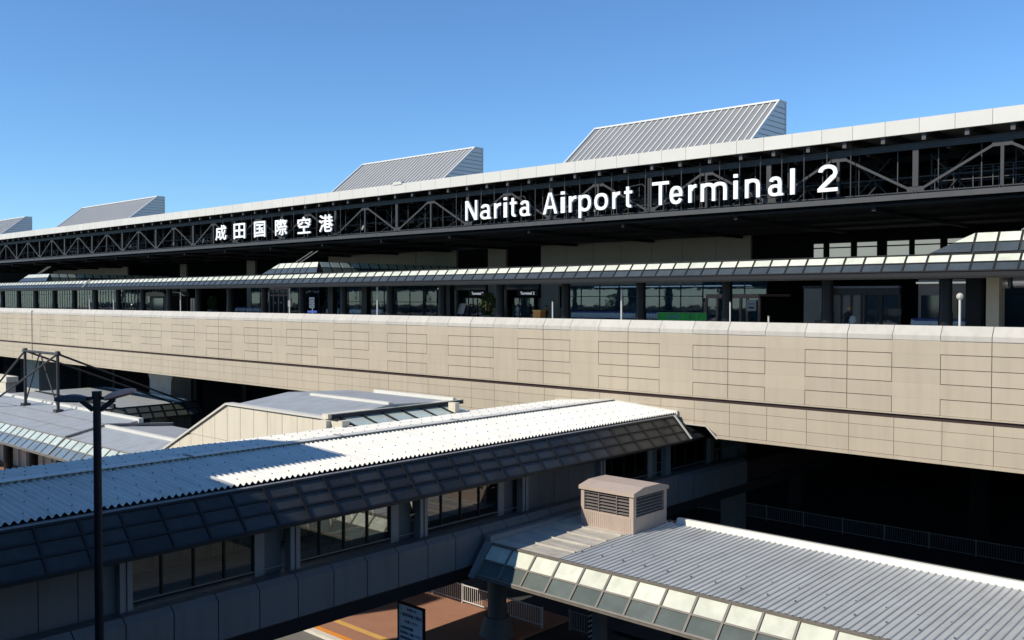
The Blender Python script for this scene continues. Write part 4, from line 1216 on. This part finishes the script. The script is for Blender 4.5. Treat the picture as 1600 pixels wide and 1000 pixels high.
ld.hexa([(bx0 - e, by0 - e, zt_ + .15), (bx1 + e, by0 - e, zt_ + .15), (bx1 + e, by1 + e, zt_ + .15), (bx0 - e, by1 + e, zt_ + .15),
         (bx0 - e, by0 + .62, zt_ + .31), (bx1 + e, by0 + .62, zt_ + .31), (bx1 + e, by1 - .62, zt_ + .31), (bx0 - e, by1 - .62, zt_ + .31)])
ld.build('lid', 'vent', vt)
MB().box(bx0 - .12, bx1 + .12, by0 - .14, by0 - .002, 5.44, 5.53).box(bx1 + .002, bx1 + .12, by0, by1, 5.44, 5.53).build('base_flashing', 'flash', vt)

# ================================================================== STREET LAMP
lx, ly = -19.88, 8.6
la = thing('street_lamp', 'tall black street lamp post with two flat brown lamp heads', 'street lamp', (lx, ly, 0))
MB().tube((lx, ly, 0), (lx, ly, 12.9), .10, .08, n=16).tube((lx, ly, 12.85), (lx, ly, 13.02), .10, n=16).build('pole', 'pole', la, smooth=False)
MB().tube((lx, ly, 0), (lx, ly, .5), .2, n=16).build('base', 'pole', la)
am = MB()
dr = Vector((math.cos(YAW), math.sin(YAW), 0))
c_ = Vector((lx, ly, 12.62))
for s_ in (-1, 1):
    am.beam(c_ + dr * (s_ * .08), c_ + dr * (s_ * .36) + Vector((0, 0, .22)), .06, .10)
    am.beam(c_ + dr * (s_ * .09) + Vector((0, 0, .25)), c_ + dr * (s_ * .40) + Vector((0, 0, .24)), .05, .07)
am.build('bracket', 'pole', la)
def head(s_, mt, up):
    a = c_ + dr * (s_ * .20) + Vector((0, 0, .20 + (.0 if s_ < 0 else .03))); b_ = c_ + dr * (s_ * (.88 if s_ < 0 else .82)) + Vector((0, 0, up))
    ax = (b_ - a).normalized(); sd_ = Vector((-dr.y, dr.x, 0)); nz = ax.cross(sd_).normalized()
    if nz.z < 0: nz = -nz
    hb = MB(); N = 9; sect = []
    for i in range(N + 1):
        f_ = i / N; w_ = .06 + .13 * math.sin(math.pi * min(1, f_ * .8 + .15)); h2 = .04 + .075 * math.sin(math.pi * (f_ * .85 + .1))
        c2 = a + (b_ - a) * f_
        sect.append([c2 + sd_ * w_, c2 + sd_ * w_ * .6 + nz * h2, c2 - sd_ * w_ * .6 + nz * h2, c2 - sd_ * w_, c2 - sd_ * w_ * .7 - nz * .03, c2 + sd_ * w_ * .7 - nz * .03])
    vs = [p for s2 in sect for p in s2]; fs = []
    for i in range(N):
        for j in range(6): fs.append((i * 6 + j, i * 6 + (j + 1) % 6, (i + 1) * 6 + (j + 1) % 6, (i + 1) * 6 + j))
    fs += [tuple(range(6)), tuple(range(N * 6, N * 6 + 6))]
    hb.add(vs, fs)
    o = hb.build('lamp_head', mt, la)
    l2 = a + (b_ - a) * .25 - nz * .035; l3 = a + (b_ - a) * .85 - nz * .035
    MB().beam(l2, l3, .14, .02, up=nz).build('lens', 'pane_grey', o)
head(-1, 'steel', .22); head(1, 'head_lit', .40)
# ---- notice board on the pavement edge
nb = thing('notice_board', 'grey-blue notice board with rows of Japanese writing, standing in shade', 'notice board', (-26.9, 23.6, 0))
nx0, nx1 = -27.62, -26.22
MB().box(nx0, nx1, 23.6, 23.66, 0.55, 3.10).build('board', 'sign_b', nb)
MB().box(nx0 - .05, nx0, 23.57, 23.69, 0, 3.15).box(nx1, nx1 + .05, 23.57, 23.69, 0, 3.15).box(nx0 - .05, nx1 + .05, 23.57, 23.69, 3.10, 3.16).build('frame', 'black', nb)
lines = [('お知らせ', 2.90, .11, 'ink', .35, .75), ('一般車両進入禁止', 2.66, .14, 'ink_r', .05, .95), ('ご注意ください', 2.42, .11, 'ink_r', .2, .8), ('この先は歩行者専用', 2.16, .12, 'ink', .08, .6), ('駐停車はご遠慮ください', 1.96, .11, 'ink', .08, .92),
         ('関係車両を除きます', 1.76, .11, 'ink', .08, .92), ('お客様のご協力を', 1.56, .11, 'ink', .08, .92), ('お願いします', 1.3, .11, 'ink', .1, .5)]
for tx, z, h_, mt, f0, f1 in lines:
    wdt = nx1 - nx0
    place_text(tx, 'writing', nx0 + wdt * f0, nx0 + wdt * f1, 0, 0, 23.592, mt, nb, offset=.008, extrude=.004, zfit=(z, z + h_))

# ================================================================== LEFT CANOPY, MASTS, ENCLOSURE
lc = thing('bus_stop_canopy', 'wide flat blue-grey canopy roof with pale glazed edge at the left', 'canopy', (-70, 29, 0))
LX0, LXJ, LX1 = -115.0, -65.2, -49.6
fringe(lc, 'x', LX0, LX1, 24.9, 4.42, 26.05, 5.45, (.5,), ('pane_sky', 'pane_white2'), 1.2, 'bar_b', off=.4, bw=.09)
MB().box(LX0, LX1, 24.83, 25.0, 4.30, 4.40).build('edge_beam', 'bar_b', lc)
MB().hexa([(LX0, 26.05, 5.3), (LXJ - .15, 26.05, 5.3), (LXJ - .15, 31.2, 5.9), (LX0, 31.2, 5.9), (LX0, 26.05, 5.46), (LXJ - .15, 26.05, 5.46), (LXJ - .15, 31.2, 6.12), (LX0, 31.2, 6.12)]).build('roof', 'corr_g2', lc)
MB().hexa([(LXJ + .15, 26.05, 5.2), (LX1, 26.05, 5.2), (LX1, 28.8, 5.6), (LXJ + .15, 28.8, 5.6), (LXJ + .15, 26.05, 5.44), (LX1, 26.05, 5.44), (LX1, 28.8, 5.98), (LXJ + .15, 28.8, 5.98)]).hexa(
    [(LXJ + .15, 28.8, 5.3), (LX1, 28.8, 5.3), (LX1, 33.6, 5.2), (LXJ + .15, 33.6, 5.2), (LXJ + .15, 28.8, 5.97), (LX1, 28.8, 5.97), (LX1, 33.6, 5.55), (LXJ + .15, 33.6, 5.55)]).build('roof', 'corr_g2', lc)
MB().box(LX0, LXJ, 31.2, 31.55, 5.8, 6.3).build('ridge_flashing', 'flash', lc)
MB().box(LXJ + .1, LX1, 28.66, 28.94, 5.9, 6.12).build('ridge_flashing', 'flash', lc)
j_ = MB().beam((LXJ, 24.85, 4.42), (LXJ, 26.05, 5.52), .16, .1).beam((LXJ, 26.0, 5.52), (LXJ, 28.85, 6.1), .26, .16).beam((LXJ, 28.8, 6.1), (LXJ, 33.8, 5.68), .26, .16)
j_.build('expansion_cover', 'conc_l', lc)
m_ = MB()
for y in (27.6, 29.5): m_.beam((LX0, y, 5.46 + (y - 26.05) * .128 + .03), (LXJ - .2, y, 5.46 + (y - 26.05) * .128 + .03), .04, .04)
m_.build('sheet_laps', 'conc_l', lc)
x = -100.0
while x < -50:
    MB().tube((x, 28.8, .12), (x, 28.8, 5.2), .35, n=16).build('column', 'black', lc); x += 5.4
MB().box(LX0, LX1, 25.3, 31.0, 4.2, 4.28).build('soffit', 'conc_d', lc)
wn = thing('waiting_room', 'glass fronted waiting room under the left canopy with white frames', 'waiting room', (-80, 31, .12))
MB().box(-100, -64, 31.0, 31.1, .12, 4.15).build('back_wall', 'vent', wn)
m_ = MB(); x = -100
while x < -64:
    m_.box(x - .05, x + .05, 30.8, 30.95, .12, 4.15); x += 1.8
m_.box(-100, -64, 30.8, 30.95, 3.0, 3.12); m_.build('frame', 'white', wn)
MB().box(-100, -64, 30.86, 30.88, 1.9, 4.1).build('glass', 'g_term', wn)
# cable-stayed masts
ms = thing('stay_mast_frame', 'grey steel twin mast frame with slanting stays above the left canopy', 'mast', (-79.5, 30, 6))
A = Vector((-83.2, 30, 10.57)); B = Vector((-76.44, 30, 10.57))
m_ = MB()
for p_ in (A, B): MB().tube((p_.x, 30, 6.0), p_, .12, n=10).tube(p_ - Vector((0, 0, .05)), p_ + Vector((0, 0, .22)), .28, .16, n=10).build('mast', 'steel', ms)
m_ = MB().tube(A, B, .10, n=8)
m_.build('tie_beam', 'steel', ms)
mid = A.lerp(B, .47)
for p_, q_, r_ in ((mid, (A.x, 30, 6.2), .06), (mid, (B.x, 30, 6.2), .06), (A, (-93.5, 30, 5.4), .08), (B, (-86.5, 28.0, 5.75), .085), (B, (-79.0, 43.5, 5.0), .085), (A, (-84.0, 43.5, 5.0), .085)):
    MB().tube(p_, q_, r_, n=8).build('stay', 'steel', ms)
st = MB()
st.hexa([(-87.3, 27.6, 5.5), (-85.9, 27.6, 5.5), (-85.9, 28.2, 5.5), (-87.3, 28.2, 5.5), (-86.5, 27.8, 6.3), (-86.1, 27.8, 6.3), (-86.1, 28.0, 6.3), (-86.5, 28.0, 6.3)])
for p_ in (A, B): st.box(p_.x - .3, p_.x + .3, 29.7, 30.3, 5.95, 6.15)
st.build('foot_plate', 'steel_l', ms)
# far canopy under the roadway edge
fc = thing('far_hipped_canopy', 'small hipped canopy with dark glazed edge just before the roadway pier', 'canopy', (-92, 42, 0))
fringe(fc, 'y', 33.5, 47.3, -85.0, 3.55, -86.1, 4.66, (.5,), ('pane_grey', 'pane_grey'), 1.2, 'bar', off=.2, bw=.1)
MB().hexa([(-105, 33.5, 4.5), (-86.1, 33.5, 4.5), (-86.1, 46.2, 4.5), (-105, 46.2, 4.5), (-105, 33.5, 5.0), (-86.15, 33.5, 4.68), (-86.15, 46.2, 4.68), (-105, 46.2, 5.0)]).build('roof', 'corr_g2', fc)
MB().box(-105, -86.3, 46.0, 46.3, 4.6, 5.0).build('ridge_flashing', 'flash', fc)
MB().box(-105, -86.1, 38.8, 39.0, 4.7, 5.08).build('roof_joint', 'bar', fc)
for y in (35, 40, 45): MB().tube((-87.5, y, 0), (-87.5, y, 4.5), .2, n=10).build('column', 'pier', fc)
m_ = MB()
for d_ in (0, .8): m_.tube((-90.5 + d_, 46.3, 4.9), (-92.4 + d_, 47.4, 6.2), .06, n=6)
m_.build('stay_rods', 'rail', fc)
pk = thing('cream_gatehouse', 'little cream block at the far left edge under the roadway', 'block', (-101, 38, 0))
gx = at(9, 610, 37).x
MB().box(-118, gx, 37, 38, 0, 5.9).build('wall', 'cream', pk)
MB().box(-118.2, gx + .5, 36.9, 38.1, 5.91, 6.5).build('coping', 'cream', pk)

# wedge enclosure beside the bridge
we_ = thing('stair_enclosure', 'cream panelled stair enclosure with one slanting edge, left of the footbridge', 'enclosure', (-41, 28, 0))
xl, xa_, xr, Yw = -51.2, -43.41, -34.75, 25.5
zl_, zap = 5.95, 9.50
wl = MB(); jn = MB()
def ztopw(x): return zap if x >= xa_ else zl_ + (zap - zl_) * (x - xl) / (xa_ - xl)
xs3 = []; x = xa_
while x > xl: xs3.append(x); x -= 1.25
xs3.append(xl); xs3.reverse()
x = xa_ + 1.25
while x < xr - .2: xs3.append(x); x += 1.25
xs3.append(xr)
for a, b_ in zip(xs3, xs3[1:]):
    for zc0, zc1 in ((5.2, 7.6), (7.6, 99)):
        t0, t1 = min(zc1, ztopw(a)) , min(zc1, ztopw(b_))
        if t0 <= zc0 + .02 and t1 <= zc0 + .02: continue
        aa = a
        if t0 < zc0:       # sloping start above the course
            aa = xl + (zc0 - zl_) / (zap - zl_) * (xa_ - xl); t0 = zc0 + .02
        wl.hexa([(aa + .015, Yw, zc0 + .01), (b_ - .015, Yw, zc0 + .01), (b_ - .015, Yw + .12, zc0 + .01), (aa + .015, Yw + .12, zc0 + .01),
                 (aa + .015, Yw, t0 - .01), (b_ - .015, Yw, t1 - .01), (b_ - .015, Yw + .12, t1 - .01), (aa + .015, Yw + .12, t0 - .01)])
wl.build('wall_panel', 'cream', we_)
MB().prism([(xl, 5.22), (xr, 5.22), (xr, zap - .05), (xa_, zap - .05), (xl, zl_ - .05)], 'y', Yw + .1, Yw + .3).build('wall_backing', 'cream_j', we_)
MB().beam((xl, Yw + .1, zl_ + .03), (xa_, Yw + .1, zap + .03), .42, .1).beam((xa_, Yw + .1, zap + .03), (xr, Yw + .1, zap + .03), .42, .1).build('coping', 'flash', we_)
MB().hexa([(xa_, Yw + .3, 9.2), (xr, Yw + .3, 9.2), (xr, 29.2, 9.2), (xa_, 29.2, 9.2), (xa_, Yw + .3, 9.44), (xr, Yw + .3, 9.44), (xr, 29.2, 9.86), (xa_, 29.2, 9.86)]).hexa(
    [(xa_, 29.2, 9.2), (xr, 29.2, 9.2), (xr, 33.5, 9.2), (xa_, 33.5, 9.2), (xa_, 29.2, 9.86), (xr, 29.2, 9.86), (xr, 33.5, 9.66), (xa_, 33.5, 9.66)]).build('roof', 'corr_g2', we_)
MB().prism([(xl, 5.2), (xa_, 5.2), (xa_, 9.18), (xl, zl_ - .3)], 'y', Yw + .31, 33.5).box(xa_, xr, Yw + .31, 33.5, 5.2, 9.18).build('body', 'conc_d', we_)
MB().box(-50, -38.5, 29.5, 33.5, .12, 5.18).build('lower_wall', 'void', we_)
MB().box(xa_ + 2.2, xr, 29.08, 29.34, 9.84, 9.96).build('ridge_flashing', 'flash', we_)
MB().box(xa_ + 2.2, xr, 33.4, 33.6, 9.6, 9.84).build('ridge_flashing', 'flash', we_)
# edge beam and sloping glazing strip between enclosure and bridge roof
MB().box(xr - .3, xr + .15, Yw - .1, 34.0, 9.52, 9.72).build('edge_beam', 'cream', we_)
MB().box(xr + .152, xr + .17, Yw + .1, 34.0, 9.5, 9.68).build('beam_face', 'conc_d', we_)
sl = MB(); br_ = MB(); y = Yw + .6
while y < 33.4:
    sl.slab([(xr + .1, y + .04, 9.48), (xr + .1, y + 1.2, 9.48), (xr + 1.4, y + 1.2, 9.16), (xr + 1.4, y + .04, 9.16)], -.02)
    br_.beam((xr + .1, y, 9.53), (xr + 1.4, y, 9.2), .07, .05); y += 1.24
sl.build('sloping_glazing', 'pane_white2', we_); br_.build('glazing_bars', 'bar', we_)
MB().box(xr - .2, xr + .35, Yw - .35, Yw - .05, 8.2, 9.46).build('end_post', 'cream', we_)
MB().box(xr + .9, xr + 1.2, Yw - .1, Yw + .3, 8.6, 9.5).build('end_post', 'cream', we_)
MB().box(xr + .6, xr + 1.1, 32.5, 32.8, 8.9, 9.72).build('end_post', 'cream', we_)
MB().hexa([(xr + .36, Yw - .1, 8.2), (xr + .9, Yw - .1, 8.2), (xr + .9, Yw, 8.2), (xr + .36, Yw, 8.2), (xr + .36, Yw - .1, 9.44), (xr + .9, Yw - .1, 9.44), (xr + .9, Yw, 9.44), (xr + .36, Yw, 9.44)]).build('end_panel', 'cream', we_)

# ================================================================== UNSEEN PARKING BLOCKS (outside the frame, shapes and gaps fitted to their shadows)
k_ = 14.0
tx, ty = -27.3 - .5 * k_, 21.0 - 1.2 * k_
pk1 = thing('shadow_tower', 'unseen concrete tower added left of the footbridge, shaped for its shadow', 'tower', (tx - 3.2, ty - 4, 0))
MB().prism([(tx - 6.0, ty - 1.6), (tx - 3.0, ty - 1.6), (tx - 3.0, -2.2), (tx, -2.2), (tx, ty), (tx - 6.0, ty)], 'z', 0, 9.2 + k_).build('shaft', 'pier', pk1)
MB().box(tx - 6.0, tx - .01, ty - 1.59, ty - .01, 9.2 + k_ - .3, 9.2 + k_ - .02).build('roof', 'conc', pk1)
pk2 = thing('unseen_parking_blocks', 'unseen concrete parking blocks, shaped and gapped for their shadows', 'parking structure', (0, -10, 0))
for (xa, xb, yb, zt2) in ((-40.8, -24.0, -2.3, 24.0), (-57, -44.8, ty, 22.9), (-23.9, 90, -4.0, 13.4)):
    m_ = MB().box(xa, xb, yb - (1.6 if yb > 0 else 18), yb - .4, 0, zt2 - .01)
    for z in range(0, 24, 4):
        if z + 2.6 < zt2: m_.box(xa + .01, xb - .01, yb - .39, yb, z + 2.6, min(z + 4.0, zt2))
    m_.build('wall', 'conc', pk2)
